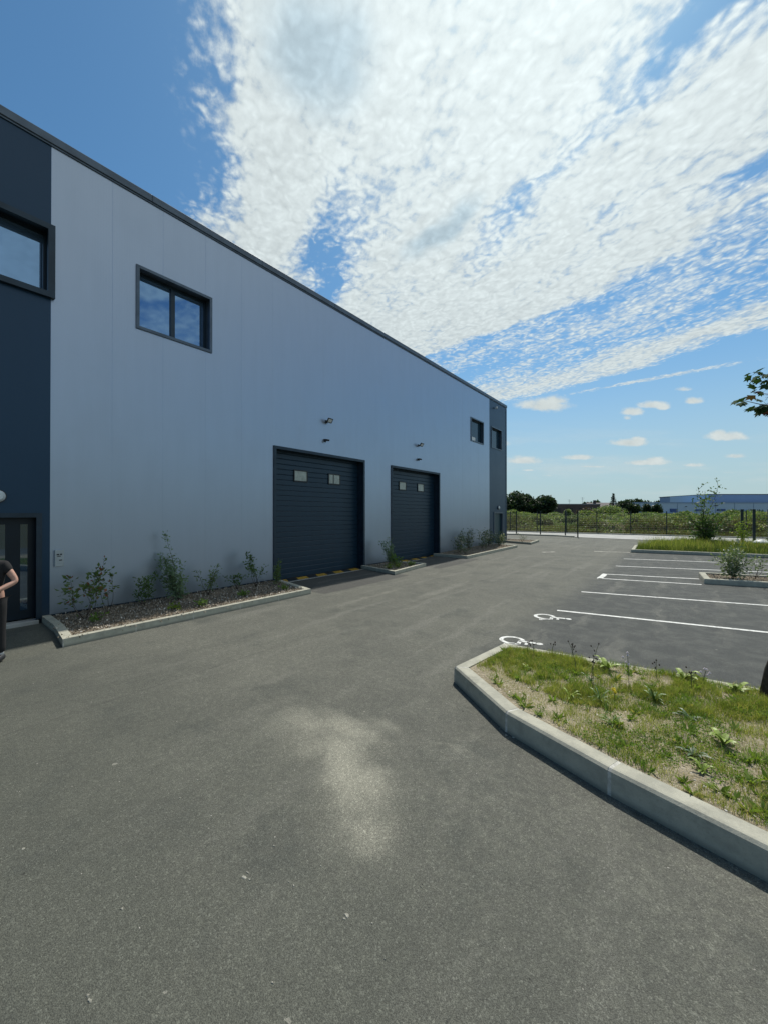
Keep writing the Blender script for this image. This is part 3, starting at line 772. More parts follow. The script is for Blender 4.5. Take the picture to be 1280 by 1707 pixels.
def bulkhead(y, z, r, label):
    t = empty('bulkhead_lamp', (WX, y, z), label, 'wall lamp', 'round bulkhead lamps above the side doors')
    def disc(x0, x1, r0, r1, name, m):
        a = [(x0, y+math.cos(k*math.pi/10)*r0, z+math.sin(k*math.pi/10)*r0) for k in range(20)]
        c = [(x1, y+math.cos(k*math.pi/10)*r1, z+math.sin(k*math.pi/10)*r1) for k in range(20)]
        MB().loft(a, c).build(name, M[m], t, smooth=False)
    disc(WX, WX+.05, r, r*.97, 'lamp_base', 'black'); disc(WX+.051, WX+.10, r*.86, r*.55, 'lamp_cover', 'lens')
bulkhead(1.42, 2.42, .125, 'round pale lamp on the dark wall above the near entrance door')
bulkhead(25.15, 2.50, .125, 'round white lamp on the dark corner wall above the far door')
t = empty('meter_box', (WX, 2.31, 1.2), 'pale grey electric meter box with small dark labels beside the entrance', 'meter box')
MB().box(WX, WX+.06, 2.235, 2.375, 1.06, 1.385).build('box_body', M['boxgrey'], t, bevel=.006)
for (a, e, z0, z1) in ((2.262, 2.30, 1.285, 1.31), (2.315, 2.345, 1.285, 1.312), (2.27, 2.325, 1.255, 1.27), (2.30, 2.345, 1.175, 1.195)):
    MB().box(WX+.061, WX+.064, a, e, z0, z1).build('box_label', M['black'], t)
t = empty('wall_sensor', (WX, 24.6, 8.92), 'tiny white sensor high on the dark end bay under the roof edge', 'sensor')
MB().tube([(WX, 24.6, 8.92), (WX+.10, 24.6, 8.92)], .025, 8).build('sensor_arm', M['white'], t)
MB().box(WX+.06, WX+.16, 24.54, 24.66, 8.88, 9.0).build('sensor_body', M['white'], t, bevel=.02)

# ------------------------------------------------------------------ kerbed planting beds along the wall
def chips(parent, poly, n, z, sz, mt, name='wood_chips'):
    P = scatter(poly, n); C = np.column_stack([P, z+rng.uniform(0, .02, n)+np.array([gz(q) for q in P[:, 1]])])
    V, F = leaf_arrays(C, rng.uniform(sz*.5, sz*1.3, n), .6, up=.15)
    o = npmesh(name, V, F, mt, parent, rv=rng.uniform(0, 1, n), kind='stuff'); return o
M['chip'] = leafmat('wood_chip', (.17, .14, .105), (.36, .31, .245), (.60, .56, .50), trans=.0, rough=.8)
def bed(pts, label, soilz=.09, w=.15, z1=.13, nch=2500, step=1.0, side=-1):
    c = (sum(p[0] for p in pts)/len(pts), sum(p[1] for p in pts)/len(pts))
    t = empty('planting_bed', (c[0], c[1], 0), label, 'planting bed', 'kerbed beds along the wall')
    inn = kerb_run(t, pts, w, -.05, z1, step, side)
    poly = [(WX-.02, pts[0][1]+.05)]+[(p.x-.0, p.y) for p in inn]+[(WX-.02, pts[-1][1]-.05)]
    b = MB(); b.poly([(x, y, gz(y)+soilz) for x, y in poly]); b.build('mulch_soil', M['mulchsoil'], t)
    chips(t, [(p[0]*.99-.1, p[1]) if 0 else (p[0], p[1]) for p in poly], nch, soilz+.005, .044, M['chip'])
    return t
bed([(WX+.02, 2.20), (-8.9, 2.16), (-7.95, 2.04), (-8.0, 6.97), (WX+.25, 7.38)], 'long kerbed mulch bed with sparse shrubs left of the nearer roller door', nch=8500)
bed([(WX+.02, 11.62), (-8.15, 11.18), (-8.45, 13.42), (WX+.2, 13.36)], 'short kerbed bed with one climbing shrub between the two roller doors', nch=1500)
bed([(WX+.02, 16.95), (-8.2, 16.9), (-8.05, 22.9), (WX+.1, 23.6)], 'kerbed bed with rose bushes between the farther roller door and the end', nch=1800)
bed([(WX+.02, 26.0), (-7.95, 25.3), (-8.1, 27.3), (WX-.3, 27.6)], 'small kerbed bed with a sparse rose at the building corner', nch=500)

# ------------------------------------------------------------------ shrubs
def shrub(base, H, spread, nst, leaf, mt, label, cat='shrub', name='shrub', dens=60, low=.15, lean=(0, 0), ratio=.55, flowers=None, twigs=3, stemr=.006, group=None, seed=1, top=1., tuft=0, hs=None):
    """a multi-stemmed shrub: curved stems carrying side twigs with leaves set along them"""
    r = random.Random(seed); bz = base[2] if len(base) > 2 else gz(base[1])+.1
    B = Vector((base[0], base[1], bz)); t = empty(name, B, label, cat, group)
    sb = MB(); C = []; Dr = []; tips = []
    for k in range(nst):
        az = r.uniform(0, 6.28); h = H*(hs[k] if hs else 1 if k == 0 else r.uniform(.55, .95)); sp = spread*r.uniform(.3, 1)
        if nst == 1: sp *= .2
        o = Vector((math.cos(az), math.sin(az), 0))
        ctrl = []
        wob = Vector((r.uniform(-1, 1), r.uniform(-1, 1), 0))*spread*.2
        for i in range(7):
            s = i/6; ctrl.append(B+o*(sp*s**1.3+.015)+Vector((lean[0], lean[1], 0))*s*s+Vector((0, 0, h*s))+wob*math.sin(s*5))
        sb.tube(ctrl, [stemr*(1-.7*i/6) for i in range(7)], 5)
        def at(s):
            f_ = s*6; i = min(int(f_), 5); return ctrl[i].lerp(ctrl[i+1], f_-i)
        for j in range(int(dens*1.9/nst)):
            s = low+(1-low)*r.random()**top; p = at(s); w = (1-.55*s)*spread*.5+leaf*.6
            q = p+Vector((r.gauss(0, 1), r.gauss(0, 1), r.gauss(0, .6)+.3)).normalized()*w*r.random()
            C.append(q); Dr.append((q-p).normalized() if (q-p).length > 1e-4 else Vector((0, 0, 1)))
        for j in range(twigs):
            s = low+(1-low)*r.random(); p = at(s); q = p+Vector((r.gauss(0, 1), r.gauss(0, 1), .6)).normalized()*spread*r.uniform(.3, .6)
            sb.tube([p, (p+q)/2+Vector((0, 0, .01)), q], [stemr*.45, stemr*.35, stemr*.2], 4); tips.append(q)
            for m_ in range(5):
                f_ = r.uniform(.3, 1.05); C.append(p.lerp(q, f_)); Dr.append(Vector((r.gauss(0, 1), r.gauss(0, 1), .5)))
        tips.append(ctrl[-1])
        for m_ in range(tuft):
            C.append(at(.93)+Vector((r.gauss(0, .01), r.gauss(0, .01), 0))); Dr.append(Vector((r.gauss(0, 1), r.gauss(0, 1), .9)))
    sb.build('stems', M['bark'], t, smooth=True)
    n = len(C); V, F = leaf_arrays(np.array(C, float), rng.uniform(leaf*.6, leaf*1.25, n), ratio, up=.1, dirs=np.array(Dr, float))
    npmesh('foliage', V, F, mt, t, rv=rng.uniform(0, 1, n))
    if flowers:
        for q in tips[:flowers]:
            b = MB()
            for k in range(6):
                a0 = k*math.pi/3; c_, s_ = math.cos(a0), math.sin(a0)
                b.poly([q, q+Vector((c_-s_*.5, s_+c_*.5, .5))*.022, q+Vector((c_, s_, .7))*.036, q+Vector((c_+s_*.5, s_-c_*.5, .5))*.022])
            b.build('flower', M['petal'], t)
    return t
M['petal'] = mat('pale_petal', (.72, .60, .62), .6)
shrub((-9.1, 2.52), .95, .42, 6, .085, L_red, 'leggy shrub with reddish shoot tips nearest the entrance door', dens=90, low=.35, top=.7, seed=3, tuft=7, twigs=3)
shrub((-9.35, 2.98), .85, .22, 3, .075, L_red, 'slim upright shrub with bare lower stems, second from the entrance door', dens=34, low=.4, seed=5, tuft=6, twigs=2)
shrub((-9.45, 3.66), .72, .26, 5, .055, L_dark, 'small bright green bushy shrub left of the tall silvery climber', dens=220, low=.25, seed=8)
shrub((-9.4, 4.42), 1.0, .36, 9, .07, L_silver, 'tall silvery green shrub leaning up the wall in the long bed', dens=420, low=.05, seed=12, lean=(-.12, -.08), twigs=4, group=None)
t4 = shrub((-9.5, 4.36), 1.55, .12, 3, .06, L_silver, 'narrow silvery climbing shoots behind the tall shrub in the long bed', dens=190, low=.3, seed=14, lean=(-.2, -.22), twigs=3)
shrub((-9.4, 5.12), .75, .3, 6, .055, L_shrub, 'open twiggy shrub just right of the tall silvery climber', dens=110, low=.2, seed=21, tuft=3)
shrub((-9.45, 5.95), .45, .3, 5, .06, L_dark, 'lowest straggling shrub in the middle of the right half of the long bed', dens=55, low=.3, seed=23, tuft=3)
shrub((-9.4, 6.5), .9, .32, 6, .065, L_dark, 'dark shrub with bare legs, second from the nearer roller door', dens=110, low=.5, seed=27, tuft=5)
shrub((-9.2, 7.05), .72, .16, 4, .055, L_shrub, 'narrow upright green shrub at the left jamb of the nearer roller door', dens=170, low=.1, seed=31)
for i, (x, y) in enumerate(((-8.75, 2.6), (-8.5, 3.9), (-8.35, 4.4), (-8.6, 5.6), (-8.45, 6.7))):
    shrub((x, y), .12, .12, 6, .06, L_weed if i == 1 else L_lush, ['low green weed by the corner kerb of the long bed', 'flat bright weed below the tall silvery climber', 'small weed on the kerb side right of the tall climber', 'tiny weed halfway along the kerb of the long bed', 'small weed near the door end of the long bed'][i], cat='weed', name='low_weed', dens=46, low=.05, twigs=0, seed=40+i)
# bed between the doors
shrub((-9.3, 12.45), 1.05, .26, 8, .06, L_silver, 'grey green columnar shrub between the two roller doors', dens=330, low=.1, seed=51, lean=(-.1, -.1))
shrub((-9.1, 12.6), .42, .3, 6, .07, L_lush, 'low leafy bush at the foot of the columnar shrub between the doors', dens=130, low=.05, seed=53)
for i, (x, y) in enumerate(((-8.55, 12.0), (-8.5, 12.8), (-8.7, 11.6))):
    shrub((x, y), .14, .18, 7, .055, L_weed, ['yellow green weed at the kerb centre of the small bed', 'yellow green weed at the far kerb of the small bed', 'yellow green weed at the near corner of the small bed'][i], cat='weed', name='low_weed', dens=60, low=.05, twigs=0, seed=60+i)
# roses
for i, (x, y, h, f) in enumerate(((-9.2, 18.2, 1.0, 3), (-9.3, 19.6, 1.15, 4), (-9.1, 20.7, 1.05, 3), (-9.2, 21.9, 1.0, 3), (-8.9, 22.7, .75, 2))):
    shrub((x, y), h, .5, 7, .075, L_rose, ['rose bush with a pink bloom nearest the farther roller door', 'second rose bush along the bed past the roller doors', 'middle thick rose bush in the far bed', 'rose bush under the end of the silver wall', 'small rose bush at the far tip of its bed, before the corner door'][i], cat='rose bush', name='rose_bush', dens=210, low=.1, flowers=f, twigs=4, seed=70+i, group='rose bushes in the far bed')
shrub((-8.7, 17.9), .3, .3, 7, .10, L_pale, 'low clump of strappy pale leaves before the roses', cat='plant', name='leafy_clump', dens=50, low=.1, twigs=0, seed=79, ratio=.22)
shrub((-8.5, 25.6), .5, .35, 4, .06, L_rose, 'sparse little rose at the outer corner of the building', cat='rose bush', name='rose_bush', dens=36, low=.3, seed=81)

# ------------------------------------------------------------------ near kerbed island on the right
isl_pts = [(4.2, 6.35), (.68, 5.95), (-.53, 5.86), (-2.17, 5.72), (-2.33, 4.46), (-1.41, 3.74), (-.49, 3.37), (.36, 3.12), (1.4, 2.98), (4.2, 2.9)]
island = empty('grass_island', (0, 4.6, 0), 'kerbed island of patchy grass and sandy soil right of the lane', 'island', kind='structure')
inn = kerb_run(island, isl_pts, .155, -.05, .20, 1.05, 1, joint=.028)
ipoly = [(p.x, p.y) for p in inn]
def iz(P):
    return .165+.05*vnoise(P, 1.1, 3)+.02*vnoise(P, 6., 4)
NX, NY = 90, 60; gx_ = np.linspace(-2.3, 4.3, NX); gy_ = np.linspace(2.9, 6.5, NY)
Gx, Gy = np.meshgrid(gx_, gy_); P = np.column_stack([Gx.ravel(), Gy.ravel()]); Z = iz(P)
F = [(j*NX+i, j*NX+i+1, (j+1)*NX+i+1, (j+1)*NX+i) for j in range(NY-1) for i in range(NX-1)]
cen = P.reshape(NY, NX, 2); cm = (cen[:-1, :-1]+cen[1:, 1:]).reshape(-1, 2)/2
# keep cells inside the kerbs, then pull outside vertices onto the inner line
def nearest_on(poly, q):
    best = None
    for i in range(len(poly)):
        a = np.array(poly[i]); c = np.array(poly[(i+1) % len(poly)]); d_ = c-a; tt = np.clip(np.dot(q-a, d_)/np.dot(d_, d_), 0, 1); r_ = a+d_*tt
        dd = np.sum((r_-q)**2)
        if best is None or dd < best[0]: best = (dd, r_)
    return best[1]
keep = in_poly(cm, ipoly); Fk = [f_ for f_, k in zip(F, keep) if k]
used = sorted({i for f_ in Fk for i in f_}); insv = in_poly(P, ipoly)
cnt = {}
for f_ in Fk:
    for i in f_: cnt[i] = cnt.get(i, 0)+1
for i in used:
    if not insv[i] or cnt[i] < 4: P[i] = nearest_on(ipoly, P[i]); Z[i] = min(Z[i], .185)
npmesh('island_soil', np.column_stack([P, Z]), Fk, M['soil'], island, smooth=True)
# grass tufts: dense where the turf took, thin on the sand
def turf(poly, n, hmin, hmax, w, mt, name, parent, thr=None, seed=0, zf=None, lean=.5, cl=1.6):
    P = scatter(poly, n)
    if thr is not None:
        d_ = .6*vnoise(P, cl, seed)+.4*vnoise(P, cl*4, seed+1); P = P[d_ > thr+rng.normal(0, .05, len(P))]
    z = zf(P) if zf else np.zeros(len(P)); B = np.column_stack([P, z-.01]); k = len(P)
    H = rng.uniform(hmin, hmax, k)*(.6+.8*vnoise(P, cl*3, seed+2)); V, F = blade_arrays(B, H, w, lean)
    r_ = rng.uniform(0, 1, k); return npmesh(name, V, F, mt, parent, rv=np.concatenate([r_, r_]), kind='stuff')
vis_poly = [(-2.1, 4.6), (-2.03, 5.6), (-.5, 5.72), (2.4, 6.0), (2.4, 3.2), (1.4, 3.15), (.35, 3.32), (-.45, 3.55), (-1.35, 3.95)]
turf(vis_poly, 70000, .015, .045, .0015, L_grass, 'short_grass', island, .40, 5, iz, .8, 2.2)
turf(vis_poly, 16000, .012, .03, .0013, L_dry, 'dry_grass', island, .36, 15, iz, .9)
turf(vis_poly, 60000, .03, .08, .0018, L_grass, 'tufted_grass', island, .59, 25, iz, .7, 3.0)
turf(vis_poly, 60000, .03, .085, .0022, L_lush, 'green_tufts', island, .63, 35, iz, .8, 2.6)
turf([(-2.05, 4.65), (-2.0, 5.55), (-.5, 5.7), (.7, 5.8), (.7, 5.0), (-.9, 4.3)], 46000, .03, .10, .0020, L_grass, 'back_grass', island, .47, 45, iz, .8, 3.2)
# low leafy ground cover in loose patches
P = scatter(vis_poly, 60000); P = P[.6*vnoise(P, 2.3, 61)+.4*vnoise(P, 7., 62) > .60]
V, F = leaf_arrays(np.column_stack([P, iz(P)+rng.uniform(0, .035, len(P))]), rng.uniform(.008, .022, len(P)), .7, up=.2)
npmesh('clover_leaves', V, F, L_lush, island, rv=rng.uniform(0, 1, len(P)), kind='stuff')
P = scatter(vis_poly, 260); P = np.repeat(P, 13, 0); a_ = rng.uniform(0, 6.283, len(P)); zz = iz(P)
dirs = np.stack([np.cos(a_), np.sin(a_), rng.uniform(.2, 1.3, len(P))], 1)
V, F = leaf_arrays(np.column_stack([P+rng.normal(0, .008, P.shape), zz]), np.repeat(rng.uniform(.035, .10, len(P)//13), 13)*rng.uniform(.6, 1.2, len(P)), .26, up=0, dirs=dirs*2)
npmesh('small_weeds', V, F, L_weed2, island, rv=rng.uniform(0, 1, len(P)), kind='stuff')
# gravel on the sand
def pebbles(name, poly, n, s0, s1, mt, parent, zf):
    P = scatter(poly, n); z = zf(P); V = []; F = []
    base = np.array([(-1, -1, 0), (1, -.8, 0), (1.1, 1, 0), (-.9, .9, 0), (-.6, -.6, .8), (.6, -.5, .7), (.6, .6, .9), (-.5, .5, .7)])
    fc = np.array([(4, 5, 6, 7), (0, 1, 5, 4), (1, 2, 6, 5), (2, 3, 7, 6), (3, 0, 4, 7)])
    for i in range(n):
        a = rng.uniform(0, 6.28); s = rng.uniform(s0, s1)*np.array([1, rng.uniform(.5, 1), rng.uniform(.35, .8)])
        q = (base+rng.normal(0, .15, base.shape))*s*.5; c_, s_ = math.cos(a), math.sin(a)
        q = np.column_stack([q[:, 0]*c_-q[:, 1]*s_, q[:, 0]*s_+q[:, 1]*c_, q[:, 2]])+np.array([P[i, 0], P[i, 1], z[i]-.001])
        F.append(fc+i*8); V.append(q)
    return npmesh(name, np.concatenate(V), np.concatenate(F), mt, parent, rv=np.repeat(rng.uniform(0, 1, n), 5), kind='stuff')
M['pebble'] = leafmat('pebble', (.26, .22, .16), (.46, .42, .34), (.62, .60, .54), trans=0, rough=.85)
M['grit'] = leafmat('road_grit', (.20, .19, .17), (.50, .48, .43), (.03, .03, .03), trans=0, rough=.85)
pebbles('gravel', vis_poly, 2600, .006, .022, M['pebble'], island, iz)
pebbles('loose_grit', [(-7.5, .3), (-7.5, 8), (-3, 8.5), (-1.2, 3.6), (.3, 2.8), (.3, 1.0), (-3, -.5)], 420, .003, .011, M['grit'], asph, lambda P: np.zeros(len(P)))
for i, (x, y, s) in enumerate(((.20, 4.72, .11), (.28, 4.62, .07), (.06, 4.86, .06), (.42, 4.45, .08), (.1, 4.2, .05), (-.05, 4.6, .045), (.33, 5.0, .06), (.0, 4.45, .04))):
    b = MB(); r = random.Random(i); n = 7
    lo = [(x+math.cos(k*6.283/n)*s*r.uniform(.4, .6), y+math.sin(k*6.283/n)*s*r.uniform(.3, .5), .175) for k in range(n)]
    hi = [(x+(p[0]-x)*.6, y+(p[1]-y)*.6, .175+s*r.uniform(.3, .42)) for p in lo]
    b.loft(lo, hi); st = b.build('limestone_chunk', M['pebble'], None)
    tag(st, ['largest pale flat stone on the sand by the young tree', 'pale stone touching the largest flat stone', 'small stone behind the largest flat stone', 'stone at the right edge of the sandy patch', 'stone between the flat stone and the near kerb', 'small stone left of the stony patch', 'stone under the young tree trunk', 'smallest stone left of the near gravel'][i], 'stone', 'stones on the sandy island')

# weeds of the island
def izf(x, y): return float(iz(np.array([[x, y]]))[0])
def rosette(x, y, n, L, w, mt, label, up=.5, seed=0):
    n = int(n*1.6); w *= .8; L *= .95; up += .25
    r = random.Random(seed); z = izf(x, y); t = empty('leafy_weed', (x, y, z), label, 'weed')
    for k in range(n):
        a = k*6.283/n+r.uniform(-.3, .3); l = L*r.uniform(.45, 1.1); u_ = up*r.uniform(.4, 1.7); dr = Vector((math.cos(a), math.sin(a), 0)); sd_ = Vector((-dr.y, dr.x, 0)); b = MB(); rows = []
        for i in range(6):
            s = i/5; c = Vector((x, y, z))+dr*l*s+Vector((0, 0, l*u_*(s-.65*s*s)*1.6)); ww = w*l*math.sin(math.pi*min(.97, .08+.9*s))**.8
            rows.append((c-sd_*ww+Vector((0, 0, ww*.35)), c, c+sd_*ww+Vector((0, 0, ww*.35))))
        for p, q in zip(rows[:-1], rows[1:]):
            b.poly([p[0], p[1], q[1], q[0]]); b.poly([p[1], p[2], q[2], q[1]])
        o = b.build('leaf', mt, t, smooth=True)
    return t
WM = mat('weed_leaf_yellow', (.22, .30, .04), .5, var=.3, vs=12); WG = mat('weed_leaf_green', (.10, .17, .035), .5, var=.3, vs=12); WB = mat('weed_leaf_bluegreen', (.07, .12, .055), .5, var=.3, vs=12)
for i, a in enumerate([(-.78, 5.45, 6, .17, .16, WM, .6), (-.05, 5.58, 5, .17, .22, WM, .7), (.40, 5.6, 5, .14, .24, WM, .6), (.22, 4.28, 5, .13, .22, WM, .7), (-.72, 4.55, 11, .16, .07, WG, .5), (-.98, 4.45, 9, .12, .1, WM, .5),
                       (-.28, 4.85, 11, .13, .1, WG, .9), (.0, 4.62, 8, .14, .13, WB, .25), (.03, 4.0, 7, .13, .14, WB, .3), (-1.55, 4.9, 8, .09, .14, WM, .6), (-.88, 4.95, 12, .12, .08, WG, .8), (.08, 3.78, 6, .09, .18, WM, .6), (-.55, 4.1, 9, .12, .08, WG, .5)]):
    rosette(a[0], a[1], a[2], a[3], a[4], a[5], ['wide yellow green dock at the back middle of the island', 'yellow green broad-leaved weed by the far kerb', 'yellow green weed at the foot of the young tree', 'bright broad weed beside the pale stones', 'grassy bright rosette in the middle of the island', 'small yellow rosette left of the middle rosette', 'tall tufted green weed right of centre', 'flat bluish rosette on the sand', 'bluish rosette near the front gravel', 'small pale rosette near the left tip', 'dark tuft under the tall seed stalks', 'little yellow weed close to the near kerb on the right', 'narrow-leaved rosette by the near kerb joint'][i], a[6], seed=i)
def stalk(px, py, h, lean, label, head='seed', seed=0):
    r = random.Random(seed); z = izf(px, py); t = empty('tall_weed', (px, py, z), label, 'weed')
    pts = [(px+lean[0]*s*s, py+lean[1]*s*s, z+h*s) for s in (0, .3, .6, .85, 1)]
    b = MB(); b.tube(pts, [.0038, .0035, .003, .0026, .002], 5)
    tp = [Vector(pts[-1])]
    for k in range(4):
        s = r.uniform(.45, .9); p = Vector((px+lean[0]*s*s, py+lean[1]*s*s, z+h*s)); q = p+Vector((r.uniform(-.05, .05), r.uniform(-.05, .05), r.uniform(.03, .07))); b.tube([p, q], [.001, .0007], 4); tp.append(q)
    b.build('stem', M['stem'], t)
    for q in tp:
        rr = .010 if head == 'seed' else .014
        MB().tube([q-Vector((0, 0, rr)), q, q+Vector((0, 0, rr))], [rr*.4, rr, rr*.3], 6).build('seed_head' if head == 'seed' else 'flower_head', M['bark'] if head == 'seed' else (M['petal'] if head == 'white' else M['ypetal']), t)
M['ypetal'] = mat('yellow_petal', (.80, .60, .02), .5)
for i, a in enumerate([(-1.08, 5.2, .33, (-.10, .05), 'seed'), (-.88, 5.0, .42, (.06, .1), 'seed'), (-.82, 4.75, .38, (.0, .02), 'seed'), (-.52, 5.05, .36, (-.02, .06), 'white'), (-1.62, 5.35, .22, (-.03, .02), 'seed'), (-1.45, 5.55, .16, (.02, 0), 'seed'), (-1.2, 5.55, .18, (0, .02), 'seed'),
                       (-.3, 5.5, .2, (0, .02), 'seed'), (.12, 5.55, .18, (.03, 0), 'white'), (-.6, 4.62, .12, (0, 0), 'yellow'), (.02, 5.3, .2, (0, 0), 'seed'), (-1.75, 5.5, .14, (0, 0), 'seed')]):
    stalk(a[0], a[1], a[2], a[3], ['leaning dry seed stalk, leftmost of the tall ones', 'tallest seed stalk on the island', 'straight seed stalk in front of the tallest one', 'tall stalk with a small white flower head', 'short seed stalk near the left tip of the island', 'short stalk near the far kerb by the painted wheelchair', 'thin stalk between the tip and the tall stalks', 'thin stalk behind the broad yellow weed', 'stalk with white flowers by the far kerb on the right', 'single yellow flower in the middle of the grass', 'thin seed stalk left of the young tree', 'tiny stalk in the left corner of the island'][i], a[4], seed=i)

# ------------------------------------------------------------------ young maple on the island
tree = empty('maple_tree', (.70, 5.62, .18), 'young maple with a slim dark trunk at the right edge of the island', 'tree')
MB().tube([(.60, 5.60, .12), (.655, 5.62, .5), (.90, 5.70, 1.3), (1.12, 5.82, 2.2), (1.3, 5.95, 3.0), (1.4, 6.0, 4.2)], [.05, .044, .038, .03, .022, .01], 10).build('trunk', M['bark'], tree, smooth=True)
def maple_leaf(C, a, nrm, L):
    s = nrm.cross(a).normalized(); o = []
    prof = [(0, 0), (.25, -.28), (.38, -.52), (.5, -.30), (.78, -.42), (.72, -.16), (1.05, 0), (.72, .16), (.78, .42), (.5, .30), (.38, .52), (.25, .28)]
    return [C+a*L*p[0]*.95+s*L*p[1]+nrm*(-L*.18*p[0]*p[0]-abs(p[1])*L*.15) for p in prof]
r = random.Random(5); sb = MB(); V = []; F = []; rv = []
sprigs = [((1.25, 5.95, 2.9), (.50, 6.18, 3.42), 24), ((1.3, 5.95, 3.1), (.60, 6.22, 3.74), 20), ((1.3, 5.95, 3.0), (.66, 6.24, 3.36), 22), ((1.3, 5.95, 3.1), (.62, 6.25, 3.5), 14)]
for k in range(26):
    a = r.uniform(0, 6.28); z = r.uniform(2.6, 4.4); q = Vector((1.45+math.cos(a)*r.uniform(.2, .55), 5.95+math.sin(a)*r.uniform(.2, .55), z+.35))
    if (.793*q.x+.609*q.y)/(-.609*q.x+.793*q.y) < 1.02: continue
    sprigs.append(((1.3, 5.95, z), tuple(q), 10))
for p, q, n in sprigs:
    p, q = Vector(p), Vector(q); mpt = (p+q)/2+Vector((0, 0, .05)); sb.tube([p, mpt, q], [.012, .007, .003], 5)
    for k in range(n):
        s = 1-.45*r.random()**1.5; c = (mpt.lerp(q, (s-.5)*2) if s > .5 else p.lerp(mpt, s*2))+Vector((r.gauss(0, .03), r.gauss(0, .03), r.gauss(0, .02)))
        d_ = Vector((r.gauss(0, 1), r.gauss(0, 1), r.gauss(-.5, .5))).normalized(); nn_ = Vector((r.gauss(0, .5), r.gauss(0, .5), 1)); nn_ = (nn_-d_*nn_.dot(d_)).normalized()
        pl = maple_leaf(c+d_*.03, d_, nn_, r.uniform(.07, .13)); b0 = len(V); V += [tuple(v_) for v_ in pl]; sb.tube([c, c+d_*.03], [.0015, .001], 4)
        for tri in ((0, 1, 2, 3), (0, 3, 4, 5), (0, 5, 6, 7), (0, 7, 8, 9), (0, 9, 10, 11)): F.append(tuple(b0+i for i in tri))
        rv += [r.random()]*5
sb.build('branches', M['bark'], tree, smooth=True); npmesh('crown', V, F, L_maple, tree, rv=rv)

# ------------------------------------------------------------------ mid planter and far verge on the right
t = empty('kerbed_planter', (2.4, 16.2, 0), 'kerbed shrub planter at the head of the marked parking bays', 'planter')
pp = [(6, 17.75), (.25, 16.62), (.36, 15.18), (6, 16.3)]
inn = kerb_run(t, pp, .16, -.05, .16, 1.05, 1)
b = MB(); b.poly([(p.x, p.y, gz(p.y)+.12) for p in inn]); b.build('soil', M['mulchsoil'], t); chips(t, [(p.x, p.y) for p in inn], 1500, .125, .05, M['chip'])
shrub((1.05, 15.95, gz(16)+.12), 1.0, .46, 10, .085, L_pale, 'dense pale leaved shrub at the left end of the parking planter', dens=560, low=.08, seed=91, ratio=.5)
shrub((1.55, 16.2, gz(16)+.12), .75, .4, 4, .06, L_shrub, 'thin bare-stemmed shrub right of the dense pale shrub', dens=60, low=.35, seed=93, tuft=3)
shrub((2.1, 16.3, gz(16)+.12), .25, .3, 6, .06, L_lush, 'low green weed in the parking planter at the photo edge', cat='weed', name='low_weed', dens=60, low=.05, twigs=0, seed=94)
verge = empty('grass_verge', (3, 27, 0), 'raised strip of long green grass behind the parking bays', 'verge', kind='structure')
vp = [(12, 32.5), (0, 31.5), (-1.7, 29.5), (-2.4, 26), (-2.31, 23.35), (12, 24.9)]
inn = kerb_run(verge, vp, .16, -.05, .16, 1.0, 1)
vpoly = [(p.x, p.y) for p in inn]
b = MB(); b.poly([(p.x, p.y, gz(p.y)+.12) for p in inn]); b.build('verge_soil', M['turf'], verge)
gzv = lambda P: np.clip((P[:, 1]-15)*.018, 0, .25)+.12
vv_ = [(6, 31.9), (0, 31.2), (-1.5, 29.4), (-2.2, 26), (-2.1, 23.6), (6, 24.4)]
turf(vv_, 34000, .03, .24, .006, L_verge, 'long_grass', verge, None, 55, gzv, .5, .8)
turf(vv_, 12000, .10, .38, .006, L_verge, 'tall_grass_clumps', verge, .52, 66, gzv, .5, 1.2)
turf(vv_, 9000, .25, .55, .005, L_grass, 'seeding_grass', verge, .5, 65, gzv, .4, .5)
shrub((.75, 29.6, .37), 3.35, 1.1, 12, .16, L_dark, 'multi-stemmed young tree with two long bare-tipped leaders on the verge', cat='tree', name='young_tree', dens=620, low=.04, seed=102, twigs=8, stemr=.022, top=1.3, hs=[1, .5, .96, .48, .42, .5, .38, .45, .55, .4, .9, .5])
shrub((3.7, 31.0, .37), 1.2, .5, 8, .09, L_rose, 'pinkish flowering bush on the verge at the right edge', cat='shrub', dens=260, low=.1, seed=103, flowers=7)
shrub((2.4, 30.8, .37), 1.5, .5, 8, .09, L_weed, 'yellow green sapling clump beside the gate posts', cat='shrub', dens=220, low=.15, seed=104)
t = empty('plastic_cover', (3.05, 28.9, .37), 'white domed plastic cover lying in the long grass of the verge', 'cover')
b = MB(); n = 16
rings = [(0, .34), (.04, .33), (.10, .28), (.15, .18), (.17, .05)]
for (z0, r0), (z1, r1) in zip(rings[:-1], rings[1:]):
    b.loft([(3.05+math.cos(k*6.283/n)*r0, 28.9+math.sin(k*6.283/n)*r0, .55+z0) for k in range(n)], [(3.05+math.cos(k*6.283/n)*r1, 28.9+math.sin(k*6.283/n)*r1, .55+z1) for k in range(n)], caps=(z1 == .17))
b.build('dome', M['white'], t, smooth=True); MB().box(2.9, 3.2, 28.75, 29.05, .37, .56).build('collar', M['boxgrey'], t)

